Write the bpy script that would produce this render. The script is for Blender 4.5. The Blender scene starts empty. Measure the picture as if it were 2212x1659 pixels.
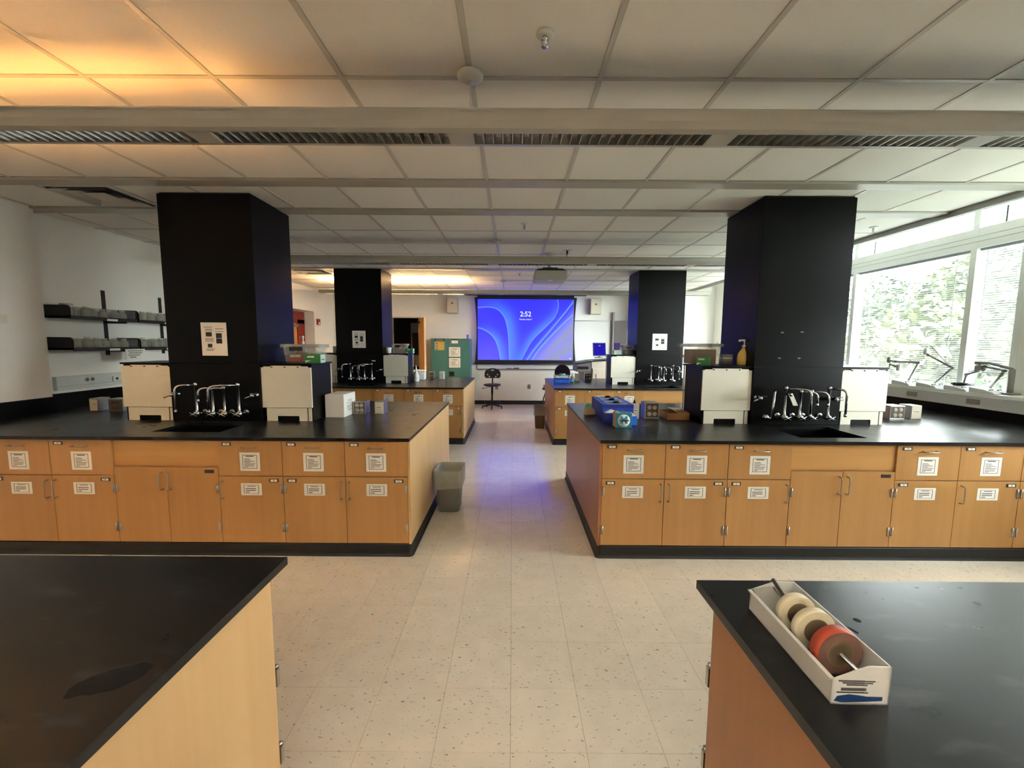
import bpy, math, random
import numpy as np
from mathutils import Vector, Matrix
random.seed(7)
S = bpy.context.scene
C = S.collection
PI = math.pi

# ------------------------------------------------------------------ camera, sky, exposure
CAM_H = 1.6144
def make_camera():
    p, yaw, roll = .0987, -.0013, .0062
    f = Vector((math.sin(yaw)*math.cos(p), math.cos(yaw)*math.cos(p), -math.sin(p)))
    right = Vector((math.cos(yaw), -math.sin(yaw), 0)); up = right.cross(f)
    r = right*math.cos(roll) + up*math.sin(roll); u = up*math.cos(roll) - right*math.sin(roll)
    cd = bpy.data.cameras.new('camera'); cd.sensor_width = 36; cd.lens = 36*890.5/2212; cd.clip_end = 300; cd.clip_start = .02
    co = bpy.data.objects.new('camera', cd); C.objects.link(co)
    m = Matrix.Identity(4)
    for i in range(3):
        m[i][0], m[i][1], m[i][2] = r[i], u[i], -f[i]
    m[2][3] = CAM_H
    co.matrix_world = m
    S.camera = co
make_camera()
S.view_settings.view_transform = 'Standard'
S.view_settings.look = 'None'
S.view_settings.gamma = 1
S.view_settings.use_curve_mapping = False
EXPO = 2.05
S.view_settings.exposure = EXPO
SKY = 10.5
W = bpy.data.worlds.new('overcast_sky'); S.world = W; W.use_nodes = True
bg = W.node_tree.nodes['Background']
bg.inputs[0].default_value = (.95, .985, 1.0, 1); bg.inputs[1].default_value = SKY
def portal(y0, y1, z0, z1, x):
    l = bpy.data.lights.new('window_portal', 'AREA'); l.shape = 'RECTANGLE'; l.size = z1-z0; l.size_y = y1-y0
    l.cycles.is_portal = True
    o = bpy.data.objects.new('window_portal', l); C.objects.link(o)
    o.location = (x, (y0+y1)/2, (z0+z1)/2); o.rotation_euler = (0, PI/2, 0)
portal(1.4, 8.8, 1.15, 3.0, 4.95)

# ------------------------------------------------------------------ node helpers and materials
def lin(c):
    return tuple(((v/255)/12.92 if v/255 <= .04045 else ((v/255+.055)/1.055)**2.4) for v in c)
class G:                                    # tiny expression builder for math nodes
    def __init__(s, nt, sock): s.nt, s.k = nt, sock
    def op(s, o, b=None, c=None, rev=False):
        n = s.nt.nodes.new('ShaderNodeMath'); n.operation = o
        args = [s, b, c]
        if rev: args = [b, s, c]
        for i, a in enumerate(args):
            if a is None: continue
            if isinstance(a, G): s.nt.links.new(a.k, n.inputs[i])
            else: n.inputs[i].default_value = a
        return G(s.nt, n.outputs[0])
    def __add__(s, b): return s.op('ADD', b)
    def __sub__(s, b): return s.op('SUBTRACT', b)
    def __mul__(s, b): return s.op('MULTIPLY', b)
    def __truediv__(s, b): return s.op('DIVIDE', b)
    def lt(s, b): return s.op('LESS_THAN', b)
    def gt(s, b): return s.op('GREATER_THAN', b)
    def abs(s): return s.op('ABSOLUTE')
    def fract(s): return s.op('FRACT')
    def mx(s, b): return s.op('MAXIMUM', b)
    def mn(s, b): return s.op('MINIMUM', b)
def nmat(name):
    m = bpy.data.materials.new(name); m.use_nodes = True
    nt = m.node_tree; b = nt.nodes['Principled BSDF']
    return m, nt, b
def node(nt, t, **kw):
    n = nt.nodes.new(t)
    for k, v in kw.items():
        if hasattr(n, k): setattr(n, k, v)
        else: n.inputs[k].default_value = v
    return n
def coords(nt, kind='pos', scale=(1, 1, 1)):
    if kind == 'pos':
        src = nt.nodes.new('ShaderNodeNewGeometry').outputs['Position']
    else:
        src = nt.nodes.new('ShaderNodeTexCoord').outputs[kind]
    mp = nt.nodes.new('ShaderNodeMapping'); mp.inputs['Scale'].default_value = scale
    nt.links.new(src, mp.inputs[0])
    return mp.outputs[0]
def mixcol(nt, fac, a, b, mode='MIX'):
    n = nt.nodes.new('ShaderNodeMix'); n.data_type = 'RGBA'; n.blend_type = mode
    for sock, v in ((n.inputs[0], fac), (n.inputs[6], a), (n.inputs[7], b)):
        if hasattr(v, 'is_output') or isinstance(v, bpy.types.NodeSocket): nt.links.new(v, sock)
        elif isinstance(v, G): nt.links.new(v.k, sock)
        elif isinstance(v, (int, float)): sock.default_value = v
        else: sock.default_value = (*v[:3], 1)
    return n.outputs[2]
def ramp(nt, fac, stops):
    n = nt.nodes.new('ShaderNodeValToRGB'); e = n.color_ramp.elements
    while len(e) < len(stops): e.new(.5)
    for el, (p, c) in zip(e, stops): el.position = p; el.color = (*c[:3], 1) if len(c) >= 3 else (c[0],)*3+(1,)
    nt.links.new(fac, n.inputs[0]); return n.outputs[0]
def bump(nt, b, height, strength=.2, dist=.002):
    n = nt.nodes.new('ShaderNodeBump'); n.inputs['Strength'].default_value = strength; n.inputs['Distance'].default_value = dist
    nt.links.new(height, n.inputs['Height']); nt.links.new(n.outputs[0], b.inputs['Normal'])
M = {}
def plain(name, rgb, rough=.5, metal=0, var=.06, scale=18, spec=.5, bumps=0):
    """procedural: base colour with a faint mottling from noise"""
    m, nt, b = nmat(name); c = lin(rgb)
    v = coords(nt, 'pos', (scale,)*3)
    no = node(nt, 'ShaderNodeTexNoise', Scale=1.0, Detail=3.0); nt.links.new(v, no.inputs['Vector'])
    col = mixcol(nt, no.outputs[0], tuple(x*(1-var) for x in c), tuple(min(1, x*(1+var)) for x in c))
    nt.links.new(col, b.inputs['Base Color'])
    b.inputs['Roughness'].default_value = rough; b.inputs['Metallic'].default_value = metal
    b.inputs['Specular IOR Level'].default_value = spec
    if bumps: bump(nt, b, no.outputs[0], bumps)
    M[name] = m; return m
def emit(name, rgb, strength):
    m, nt, b = nmat(name)
    b.inputs['Base Color'].default_value = (0, 0, 0, 1); b.inputs['Specular IOR Level'].default_value = 0
    b.inputs['Emission Color'].default_value = (*lin(rgb), 1); b.inputs['Emission Strength'].default_value = strength
    M[name] = m; return m
plain('wall_paint', (240, 238, 231), .75, var=.02, bumps=.05)
plain('trim_white', (232, 236, 232), .45, var=.02)
plain('black_laminate', (8, 8, 9), .34, var=.15, scale=4, spec=.12)
plain('black_rubber', (16, 15, 15), .55)
plain('black_plastic', (20, 20, 22), .45)
plain('black_metal', (16, 17, 24), .5)
plain('panel_white', (226, 224, 208), .5, var=.03)
plain('paper', (242, 240, 232), .8, var=.015)
plain('ink', (70, 70, 70), .8)
plain('chrome', (190, 193, 196), .14, 1, var=.03)
plain('steel', (185, 183, 178), .32, 1)
plain('satin_handle', (165, 160, 150), .33, 1)
plain('dark_steel', (82, 78, 72), .45, .7)
plain('grey_plastic', (112, 114, 116), .5)
plain('projector_grey', (176, 174, 160), .5)
plain('beige', (214, 204, 184), .55)
plain('white_plastic', (238, 238, 232), .4)
plain('foam_white', (244, 244, 242), .8, bumps=.15, scale=120)
plain('teal_metal', (66, 118, 112), .45, var=.04)
plain('yellow_print', (206, 186, 60), .6)
plain('red_paint', (128, 30, 14), .5)
plain('alarm_red', (140, 22, 22), .45)
plain('door_wood', (196, 142, 78), .5)
plain('pale_door', (214, 190, 150), .5)
plain('grey_door', (150, 146, 146), .5)
plain('blue_box', (32, 72, 190), .45)
plain('blue_dark', (22, 40, 140), .45)
plain('blue_bright', (24, 100, 220), .45)
plain('green_box', (24, 120, 58), .5)
plain('green_pale', (178, 214, 196), .5)
plain('teal_box', (36, 128, 160), .5)
plain('cardboard', (150, 108, 66), .85, bumps=.1)
plain('cardboard_pale', (196, 166, 122), .85)
plain('cream_tape', (222, 216, 190), .55)
plain('red_tape', (176, 74, 50), .5)
plain('tape_core', (120, 104, 82), .7)
plain('orange_stuff', (200, 84, 30), .6)
plain('yellow_soap', (224, 190, 96), .25)
plain('soap_label', (226, 150, 110), .5)
plain('mint', (110, 200, 180), .5)
plain('purple_plastic', (140, 110, 220), .4)
plain('white_board', (224, 226, 220), .25, var=.01)
plain('alu_trim', (150, 150, 146), .4, .6)
plain('slat_white', (165, 170, 170), .5, var=.02)
plain('fixture_grey', (172, 168, 157), .45, var=.02)
plain('bin_grey', (150, 153, 149), .5)
plain('bin_brown', (120, 100, 76), .5)
plain('navy_fabric', (34, 28, 52), .8)
plain('seat_black', (18, 18, 20), .5)
plain('lectern_grey', (120, 112, 116), .5)
plain('lectern_beige', (208, 198, 182), .55)
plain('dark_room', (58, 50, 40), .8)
plain('bark', (70, 56, 42), .9)
plain('lawn', (84, 92, 68), .95, var=.3, scale=1.5)
plain('doc_white', (222, 226, 226), .4)
plain('doc_grey', (138, 136, 130), .45)
plain('outlet_steel', (150, 140, 128), .35, .85)
plain('outlet_brown', (88, 72, 58), .5)
plain('outlet_face', (168, 160, 148), .5)
plain('raceway', (206, 212, 210), .45)
plain('paper_tape', (205, 186, 160), .5)
plain('rod_white', (206, 204, 196), .45)

def ceiling_mat():
    m, nt, b = nmat('ceiling_board'); c = lin((242, 237, 229))
    n1 = node(nt, 'ShaderNodeTexNoise', Scale=1.0, Detail=5.0, Roughness=.7); nt.links.new(coords(nt, 'pos', (150,)*3), n1.inputs['Vector'])
    oi = nt.nodes.new('ShaderNodeObjectInfo')
    r = G(nt, oi.outputs['Random'])*.05 + G(nt, n1.outputs[0])*.16 + .86
    col = mixcol(nt, 1.0, c, r.k, 'MULTIPLY'); nt.links.new(col, b.inputs['Base Color'])
    b.inputs['Roughness'].default_value = .9
    bump(nt, b, n1.outputs[0], .35, .002); M['ceiling_board'] = m
ceiling_mat()
plain('ceiling_grid', (200, 194, 184), .45, var=.02)
plain('ceiling_strip', (172, 166, 154), .4, var=.03)

def floor_mat():
    m, nt, b = nmat('floor_tile')
    base = lin((232, 223, 207))
    v = coords(nt, 'pos', (1, 1, 1))
    oi = nt.nodes.new('ShaderNodeObjectInfo')
    n0 = node(nt, 'ShaderNodeTexNoise', Scale=9.0, Detail=4.0); nt.links.new(v, n0.inputs['Vector'])
    big = G(nt, n0.outputs[0])*.22 + G(nt, oi.outputs['Random'])*.06 + .86
    col = mixcol(nt, 1.0, base, big.k, 'MULTIPLY')
    vs = coords(nt, 'pos', (48, 95, 1))
    n1 = node(nt, 'ShaderNodeTexNoise', Scale=1.0, Detail=2.0, Distortion=.6); nt.links.new(vs, n1.inputs['Vector'])
    dark = G(nt, n1.outputs[0]).gt(.675)*.62
    col = mixcol(nt, dark, col, lin((96, 86, 70)))
    vs2 = coords(nt, 'pos', (70, 40, 3))
    n2 = node(nt, 'ShaderNodeTexNoise', Scale=1.0, Detail=2.0, Distortion=.5); nt.links.new(vs2, n2.inputs['Vector'])
    pale = G(nt, n2.outputs[0]).gt(.66)*.5
    col = mixcol(nt, pale, col, lin((232, 224, 206)))
    nt.links.new(col, b.inputs['Base Color'])
    n3 = node(nt, 'ShaderNodeTexNoise', Scale=3.0, Detail=3.0); nt.links.new(v, n3.inputs['Vector'])
    nt.links.new((G(nt, n3.outputs[0])*.12 + .10).k, b.inputs['Roughness'])
    b.inputs['Specular IOR Level'].default_value = .55
    bump(nt, b, n0.outputs[0], .03, .003)
    M['floor_tile'] = m
floor_mat()

def wood_mat(name, a, bcol, horiz=False, rough=.38):
    m, nt, b = nmat(name); A, B = lin(a), lin(bcol)
    sc = (1.2, 1.2, 40) if horiz else (26, 26, 1.1)
    oi = nt.nodes.new('ShaderNodeObjectInfo')
    tc = nt.nodes.new('ShaderNodeNewGeometry').outputs['Position']
    mp = nt.nodes.new('ShaderNodeMapping'); mp.inputs['Scale'].default_value = sc
    nt.links.new(tc, mp.inputs[0])
    cmb = nt.nodes.new('ShaderNodeCombineXYZ')
    r = G(nt, oi.outputs['Random'])*17.0
    for i in range(3): nt.links.new(r.k, cmb.inputs[i])
    nt.links.new(cmb.outputs[0], mp.inputs['Location'])
    n = node(nt, 'ShaderNodeTexNoise', Scale=1.0, Detail=5.0, Distortion=.4); nt.links.new(mp.outputs[0], n.inputs['Vector'])
    mp2 = nt.nodes.new('ShaderNodeMapping'); mp2.inputs['Scale'].default_value = tuple(x*.22 for x in sc)
    nt.links.new(tc, mp2.inputs[0]); nt.links.new(cmb.outputs[0], mp2.inputs['Location'])
    n2 = node(nt, 'ShaderNodeTexNoise', Scale=1.0, Detail=2.0); nt.links.new(mp2.outputs[0], n2.inputs['Vector'])
    f = (G(nt, n.outputs[0])*.55 + G(nt, n2.outputs[0])*.75 - .15)
    col = mixcol(nt, f, A, B); nt.links.new(col, b.inputs['Base Color'])
    b.inputs['Roughness'].default_value = rough
    M[name] = m
wood_mat('wood_front', (195, 150, 93), (166, 119, 67))
wood_mat('wood_apron', (208, 162, 100), (176, 126, 70), True)
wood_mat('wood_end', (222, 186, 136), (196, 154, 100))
wood_mat('wood_end_shaded', (178, 122, 84), (152, 100, 66))  # same end boards, with the shade of the right-hand panels put into the colour

wood_mat('wood_end_brown_shaded', (166, 114, 64), (142, 94, 50))  # browner copy for the right foreground panel, its shade put into the colour
def counter_mat():
    m, nt, b = nmat('epoxy_counter')
    pos = nt.nodes.new('ShaderNodeNewGeometry').outputs['Position']
    n = node(nt, 'ShaderNodeTexNoise', Scale=7.0, Detail=6.0, Roughness=.65); nt.links.new(pos, n.inputs['Vector'])
    # worn smears
    mp = nt.nodes.new('ShaderNodeMapping'); mp.inputs['Scale'].default_value = (6, 18, 1); mp.inputs['Rotation'].default_value = (0, 0, .5)
    nt.links.new(pos, mp.inputs[0])
    s = node(nt, 'ShaderNodeTexNoise', Scale=1.0, Detail=4.0); nt.links.new(mp.outputs[0], s.inputs['Vector'])
    smear = (G(nt, s.outputs[0]) - .60).mx(0.0)*1.6
    # small dark droplet marks
    v = node(nt, 'ShaderNodeTexVoronoi', Scale=11.0); nt.links.new(pos, v.inputs['Vector'])
    drops = G(nt, v.outputs['Distance']).lt(.10)
    sx = nt.nodes.new('ShaderNodeSeparateXYZ'); nt.links.new(pos, sx.inputs[0])
    x, y = G(nt, sx.outputs[0]), G(nt, sx.outputs[1])
    zone = x.gt(.85)*x.lt(2.0)*y.gt(.6)*y.lt(1.14)
    drops = drops*zone
    # a wet patch left on the left foreground top
    nw = node(nt, 'ShaderNodeTexNoise', Scale=16.0, Detail=2.0); nt.links.new(pos, nw.inputs['Vector'])
    wob = (G(nt, nw.outputs[0]) - .5)*.05
    dx = (x + .830 + wob)/.056; dy = (y - .79 + wob - (x + .830)*.25)/.036
    wet = (dx*dx + dy*dy).lt(1.0)
    col = mixcol(nt, n.outputs[0], lin((13, 14, 15)), lin((24, 25, 27)))
    col = mixcol(nt, smear.mn(.5), col, lin((96, 98, 100)))
    nt.links.new(col, b.inputs['Base Color'])
    ro = G(nt, n.outputs[0])*.16 + .22 - drops*.12
    ro = ro + wet*.30 + smear*.3
    nt.links.new(ro.k, b.inputs['Roughness'])
    nt.links.new((G(nt, wet.k)*-.20 + .38 - drops*.3).k, b.inputs['Specular IOR Level'])
    M['epoxy_counter'] = m
counter_mat()

def clear_mat(name, rgb, opac, rough=.15):
    m = bpy.data.materials.new(name); m.use_nodes = True; nt = m.node_tree
    for n in list(nt.nodes): nt.nodes.remove(n)
    out = nt.nodes.new('ShaderNodeOutputMaterial')
    t = nt.nodes.new('ShaderNodeBsdfTransparent'); t.inputs[0].default_value = (*[.5+.5*x for x in lin(rgb)], 1)
    p = nt.nodes.new('ShaderNodeBsdfPrincipled'); p.inputs['Base Color'].default_value = (*lin(rgb), 1); p.inputs['Roughness'].default_value = rough
    no = node(nt, 'ShaderNodeTexNoise', Scale=20.0); nt.links.new(coords(nt), no.inputs['Vector'])
    mx = nt.nodes.new('ShaderNodeMixShader')
    nt.links.new((G(nt, no.outputs[0])*.1 + (opac-.05)).k, mx.inputs[0])
    nt.links.new(t.outputs[0], mx.inputs[1]); nt.links.new(p.outputs[0], mx.inputs[2]); nt.links.new(mx.outputs[0], out.inputs[0])
    M[name] = m
clear_mat('window_glass', (244, 251, 249), .06, .02)
clear_mat('clear_plastic', (226, 226, 220), .26, .3)
clear_mat('clear_box', (210, 216, 220), .30, .2)
clear_mat('jar_glass', (226, 222, 206), .72, .2)
clear_mat('bag_film', (226, 226, 216), .42, .3)
clear_mat('hub_film', (120, 112, 100), .6, .25)
plain('sheen_blue', (128, 158, 208), .35)
plain('swoosh_blue', (20, 58, 112), .5)
plain('roll_brown', (112, 84, 74), .5)
clear_mat('acrylic', (214, 216, 210), .10, .1)

def sheet_mat(name, top, lines):
    """printed list: a thin frame, a heading and short lines of type"""
    m, nt, b = nmat(name)
    tc = nt.nodes.new('ShaderNodeTexCoord').outputs['Generated']
    sx = nt.nodes.new('ShaderNodeSeparateXYZ'); nt.links.new(tc, sx.inputs[0])
    u, v = G(nt, sx.outputs[0]), G(nt, sx.outputs[2])
    cu, cv = (u-.5).abs(), (v-.5).abs()
    fr = (cu.lt(.36)*cv.lt(.37)) - (cu.lt(.335)*cv.lt(.345))
    head = (v-top).abs().lt(.025)*cu.lt(.2)*1.0
    t = (v - .18)*lines/(top-.30)
    row = t.op('FLOOR')
    rnd = ((row*12.9898).op('SINE')*437.585).fract()
    inrow = (t.fract()-.5).abs().lt(.2)*t.gt(0)*t.lt(lines)
    ln = inrow*u.gt(.22)*u.lt(rnd*.38+.40)
    ink = fr.mx(head).mx(ln)
    nz = node(nt, 'ShaderNodeTexNoise', Scale=60.0); nt.links.new(tc, nz.inputs['Vector'])
    ink = (ink*(G(nt, nz.outputs[0])*.6+.7)).mn(1.0)
    nt.links.new(mixcol(nt, ink, lin((240, 238, 230)), lin((60, 60, 60))), b.inputs['Base Color'])
    b.inputs['Roughness'].default_value = .8
    M[name] = m
sheet_mat('list_tall', .80, 8)
sheet_mat('list_short', .76, 3)
sheet_mat('list_plain', .80, 14)

def leaf_mat(name, a, bb):
    m, nt, b = nmat(name)
    oi = nt.nodes.new('ShaderNodeNewGeometry')
    n = node(nt, 'ShaderNodeTexNoise', Scale=1.3, Detail=3.0); nt.links.new(oi.outputs['Position'], n.inputs['Vector'])
    nt.links.new(mixcol(nt, n.outputs[0], lin(a), lin(bb)), b.inputs['Base Color'])
    b.inputs['Roughness'].default_value = .6
    b.inputs['Transmission Weight'].default_value = 0
    M[name] = m
leaf_mat('leaf_a', (18, 30, 6), (42, 52, 12)); leaf_mat('leaf_b', (26, 36, 7), (62, 64, 15))

# ------------------------------------------------------------------ geometry helpers
class MB:
    def __init__(s): s.v, s.f, s.sm = [], [], []
    def add(s, vs, fs, smooth=False):
        o = len(s.v); s.v += [tuple(p) for p in vs]; s.f += [tuple(i+o for i in f) for f in fs]; s.sm += [smooth]*len(fs); return s
    def box(s, x0, x1, y0, y1, z0, z1):
        v = [(x, y, z) for z in (z0, z1) for y in (y0, y1) for x in (x0, x1)]
        return s.add(v, [(0, 2, 3, 1), (4, 5, 7, 6), (0, 1, 5, 4), (2, 6, 7, 3), (0, 4, 6, 2), (1, 3, 7, 5)])
    def prism(s, poly, a0, a1, axis='y'):
        """poly in the two other axes, extruded along axis"""
        n = len(poly)
        def P(q, a): return {'y': (q[0], a, q[1]), 'x': (a, q[0], q[1]), 'z': (q[0], q[1], a)}[axis]
        v = [P(q, a0) for q in poly] + [P(q, a1) for q in poly]
        f = [tuple(range(n)), tuple(reversed(range(n, 2*n)))] + [(i, i+n, (i+1) % n+n, (i+1) % n) for i in range(n)]
        return s.add(v, f)
    def lathe(s, prof, n=20, c=(0, 0, 0), smooth=True, axis='z'):
        v, f = [], []
        for r, h in prof:
            for k in range(n):
                a = 2*PI*k/n; q = (r*math.cos(a), r*math.sin(a), h)
                if axis == 'y': q = (q[0], q[2], q[1])
                if axis == 'x': q = (q[2], q[0], q[1])
                v.append((q[0]+c[0], q[1]+c[1], q[2]+c[2]))
        m = len(prof)
        for i in range(m-1):
            for k in range(n):
                f.append((i*n+k, i*n+(k+1) % n, (i+1)*n+(k+1) % n, (i+1)*n+k))
        f.append(tuple(reversed(range(n)))); f.append(tuple(range((m-1)*n, m*n)))
        return s.add(v, f, smooth)
    def cyl(s, c, r, h, n=16, axis='z'):
        return s.lathe([(r, 0), (r, h)], n, c, True, axis)
    def tube(s, pts, r, n=8, taper=None):
        pts = [Vector(p) for p in pts]; v, f = [], []
        t0 = (pts[1]-pts[0]).normalized(); up = Vector((0, 0, 1)) if abs(t0.z) < .9 else Vector((1, 0, 0))
        nrm = t0.cross(up).normalized()
        for i, p in enumerate(pts):
            if i == 0: t = pts[1]-p
            elif i == len(pts)-1: t = p-pts[-2]
            else: t = (pts[i+1]-p).normalized()+(p-pts[i-1]).normalized()
            t = t.normalized(); nrm = (nrm-t*nrm.dot(t)).normalized(); bi = t.cross(nrm)
            rr = r if taper is None else r*taper[i]
            for k in range(n):
                a = 2*PI*k/n; v.append(p+nrm*math.cos(a)*rr+bi*math.sin(a)*rr)
        m = len(pts)
        for i in range(m-1):
            for k in range(n): f.append((i*n+k, i*n+(k+1) % n, (i+1)*n+(k+1) % n, (i+1)*n+k))
        f.append(tuple(reversed(range(n)))); f.append(tuple(range((m-1)*n, m*n)))
        return s.add(v, f, True)
    def build(s, name, mat, parent=None, loc=(0, 0, 0), bevel=0, seg=2):
        me = bpy.data.meshes.new(name); me.from_pydata(s.v, [], s.f); me.update()
        me.polygons.foreach_set('use_smooth', s.sm)
        import bmesh
        bm = bmesh.new(); bm.from_mesh(me); bmesh.ops.recalc_face_normals(bm, faces=bm.faces); bm.to_mesh(me); bm.free()
        me.materials.append(M[mat] if isinstance(mat, str) else mat)
        return link(name, me, parent, loc, bevel, seg)
def link(name, me, parent=None, loc=(0, 0, 0), bevel=0, seg=2):
    o = bpy.data.objects.new(name, me); C.objects.link(o); o.location = loc
    if parent: o.parent = parent
    if bevel:
        b = o.modifiers.new('bevel', 'BEVEL'); b.width = bevel; b.segments = seg; b.limit_method = 'ANGLE'; b.angle_limit = .7
    return o
def tag(o, label, cat, group=None, kind=None):
    if label: o['label'] = label
    if cat: o['category'] = cat
    if group: o['group'] = group
    if kind: o['kind'] = kind
    return o
def thing(name, label, cat, loc=(0, 0, 0), rz=0, group=None):
    o = bpy.data.objects.new(name, None); C.objects.link(o); o.location = loc; o.rotation_euler = (0, 0, rz)
    o.empty_display_size = .1
    return tag(o, label, cat, group)
def struct(name, mb, mat, label=None, bevel=0):
    o = mb.build(name, mat, bevel=bevel); o['kind'] = 'structure'
    if label: o['label'] = label
    return o
def B(*a): return MB().box(*a)
def copy_tree(o, parent=None):
    c = o.copy(); C.objects.link(c); c.parent = parent
    for ch in list(o.children): copy_tree(ch, c)
    return c
def text(name, s, size, mat, parent, loc, rot=(PI/2, 0, 0), extrude=.0004, align='CENTER', bold=0, sx=1):
    cu = bpy.data.curves.new(name, 'FONT'); cu.body = s; cu.size = size; cu.extrude = extrude; cu.align_x = align; cu.align_y = 'CENTER'
    cu.resolution_u = 3; cu.offset = bold
    t = bpy.data.objects.new(name, cu); C.objects.link(t)
    dg = bpy.context.evaluated_depsgraph_get()
    me = bpy.data.meshes.new_from_object(t.evaluated_get(dg)); bpy.data.objects.remove(t); bpy.data.curves.remove(cu)
    me.materials.clear(); me.materials.append(M[mat])
    o = link(name, me, parent, loc); o.rotation_euler = rot; o.scale = (sx, 1, 1); return o

# ------------------------------------------------------------------ room shell
CZ = 2.854
FAR = 10.82
LW, LWN = -4.66, -4.53           # left wall, far part and the thicker near part
RW = 4.70                        # inner face of the window wall
BACK = -3.6
XG = [-.2055+.6096*n for n in range(-7, 8)]
# floor
fl = struct('floor', B(-5.6, 5.0, BACK, 13.4, -.12, -.004), 'dark_room', 'beige speckled vinyl tile floor')
T = .3048
tile_me = None
rest = MB()
ny0 = 2.7011
count = 0
for i in range(-16, 16):
    for j in range(-20, 28):
        x0, y0 = .0002+i*T, ny0+j*T
        if x0 < -4.8 or x0 > 4.5 or y0 < BACK or y0 > FAR: continue
        cx, cy = x0+T/2, y0+T/2
        vis = (-.9 < cx < .8 and .6 < cy) or (1.7 < cy < 3.0 and -.9 < cx < 3.6)
        if vis:
            if tile_me is None:
                m_ = B(-T/2+.0006, T/2-.0006, -T/2+.0006, T/2-.0006, -.004, 0)
                o = m_.build('floor_tile', 'floor_tile', fl, (cx, cy, 0)); tile_me = o.data
            else:
                link('floor_tile', tile_me, fl, (cx, cy, 0))
            count += 1
        else:
            rest.box(x0+.0006, x0+T-.0006, y0+.0006, min(y0+T-.0006, FAR), -.004, 0)
o = rest.build('floor_tiling', 'floor_tile', fl); o['kind'] = 'stuff'
# ceiling
ce = struct('ceiling', B(-5.6, 4.08, BACK, FAR+.1, CZ+.03, CZ+.12), 'ceiling_board', 'suspended ceiling of square white tiles in a metal grid')
rows = [(.858, 1.467), (1.467, 2.077), (2.077, 2.687), (2.687, 3.29), (3.43, 3.99), (4.15, 4.74), (4.74, 5.34), (5.34, 5.95), (5.95, 6.40), (6.54, 7.06), (7.24, 7.75), (7.75, 8.34), (8.34, 8.92), (8.92, 9.50), (9.50, 10.10), (10.10, FAR)]
yy = .858
back_rows = []
while yy > BACK: back_rows.append((max(BACK, yy-.6096), yy)); yy -= .6096
cols = [(LW, XG[0])] + list(zip(XG[:-1], XG[1:]))
VENTS = [(2, (3.43, 3.99)), (2, (7.24, 7.75))]
cache = {}
cback = MB()
for (y0, y1) in rows+back_rows:
    for ci, (x0, x1) in enumerate(cols):
        if y0 < .8:
            cback.box(x0+.008, x1-.008, y0+.008, y1-.008, CZ+.004, CZ+.03); continue
        if (ci, (y0, y1)) in VENTS: continue
        k = (round(x1-x0, 3), round(y1-y0, 3))
        if k not in cache:
            w, d = k[0]/2-.008, k[1]/2-.008
            mb_ = MB().add([(-w, -d, .012), (w, -d, .012), (w, d, .012), (-w, d, .012), (-w+.006, -d+.006, .004), (w-.006, -d+.006, .004), (w-.006, d-.006, .004), (-w+.006, d-.006, .004), (-w, -d, .03), (w, -d, .03), (w, d, .03), (-w, d, .03)],
                [(4, 7, 6, 5), (0, 1, 5, 4), (1, 2, 6, 5), (2, 3, 7, 6), (3, 0, 4, 7), (0, 8, 9, 1), (1, 9, 10, 2), (2, 10, 11, 3), (3, 11, 8, 0), (8, 11, 10, 9)])
            o = mb_.build('ceiling_tile', 'ceiling_board', ce, ((x0+x1)/2, (y0+y1)/2, CZ)); cache[k] = o.data
        else:
            link('ceiling_tile', cache[k], ce, ((x0+x1)/2, (y0+y1)/2, CZ))
o = cback.build('ceiling_tiling', 'ceiling_board', ce); o['kind'] = 'stuff'
gm = B(-.012, .012, BACK, FAR, CZ, CZ+.03).build('grid_runner', 'ceiling_grid', ce, (XG[0], 0, 0)).data
for x in XG[1:]: link('grid_runner', gm, ce, (x, 0, 0))
ys = [2.077, 2.687, 4.74, 5.34, 5.95, 7.75, 8.34, 8.92, 9.50, 10.10, 1.467] + [a[1] for a in back_rows]
gm = B(LW, 4.08, -.011, .011, CZ+.0006, CZ+.03).build('grid_cross_runner', 'ceiling_grid', ce, (0, ys[0], 0)).data
for y in ys[1:]: link('grid_cross_runner', gm, ce, (0, y, 0))
for (a, b) in ((3.29, 3.43), (3.99, 4.15), (6.40, 6.54), (7.06, 7.24)):
    mb_ = MB().prism([(a-.005, CZ-.002), (a+.01, CZ-.010), (b-.01, CZ-.010), (b+.005, CZ-.002), (b+.005, CZ+.03), (a-.005, CZ+.03)], LW, 4.08, 'x')
    mb_.build('linear_strip', 'ceiling_strip', ce)
struct('trim_1', B(4.062, 4.10, BACK, FAR, CZ-.05, CZ+.001), 'alu_trim', 'dark metal edge trim along the ceiling beside the windows')
struct('ceiling_pocket', B(4.08, 5.0, BACK, FAR, 3.2, 3.3).box(4.08, 4.10, BACK, FAR, CZ+.005, 3.2), 'wall_paint', 'white recess above the windows')

# walls
DZ = 2.25
struct('wall_left', B(LW-.2, LW, 4.02, 7.95, 0, CZ+.1).box(LW-.2, LW, 9.76, FAR, 0, CZ+.1).box(LW-.2, LW, 7.95, 9.76, 2.32, CZ+.1)
       .box(LW-.2, LWN, BACK, 4.02, 0, CZ+.1).box(LW-.4, LW-.2, 9.76, 9.9, 0, 2.6).box(LW-.45, LW-.2, 7.8, 7.95, 0, 2.6).box(LW-.45, LW-.2, 7.8, 9.9, 2.32, 2.6).box(LW-.6, LW-.3, 7.8, 9.9, 0, 2.6), 'wall_paint', 'off-white painted wall with shelves')
struct('wall_far', B(LW-.2, -3.17, FAR, FAR+.15, 0, 3.3).box(-2.42, 5.0, FAR, FAR+.15, 0, 3.3).box(-3.17, -2.42, FAR, FAR+.15, DZ, 3.3), 'wall_paint', 'off-white end wall behind the projection screen')
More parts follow.
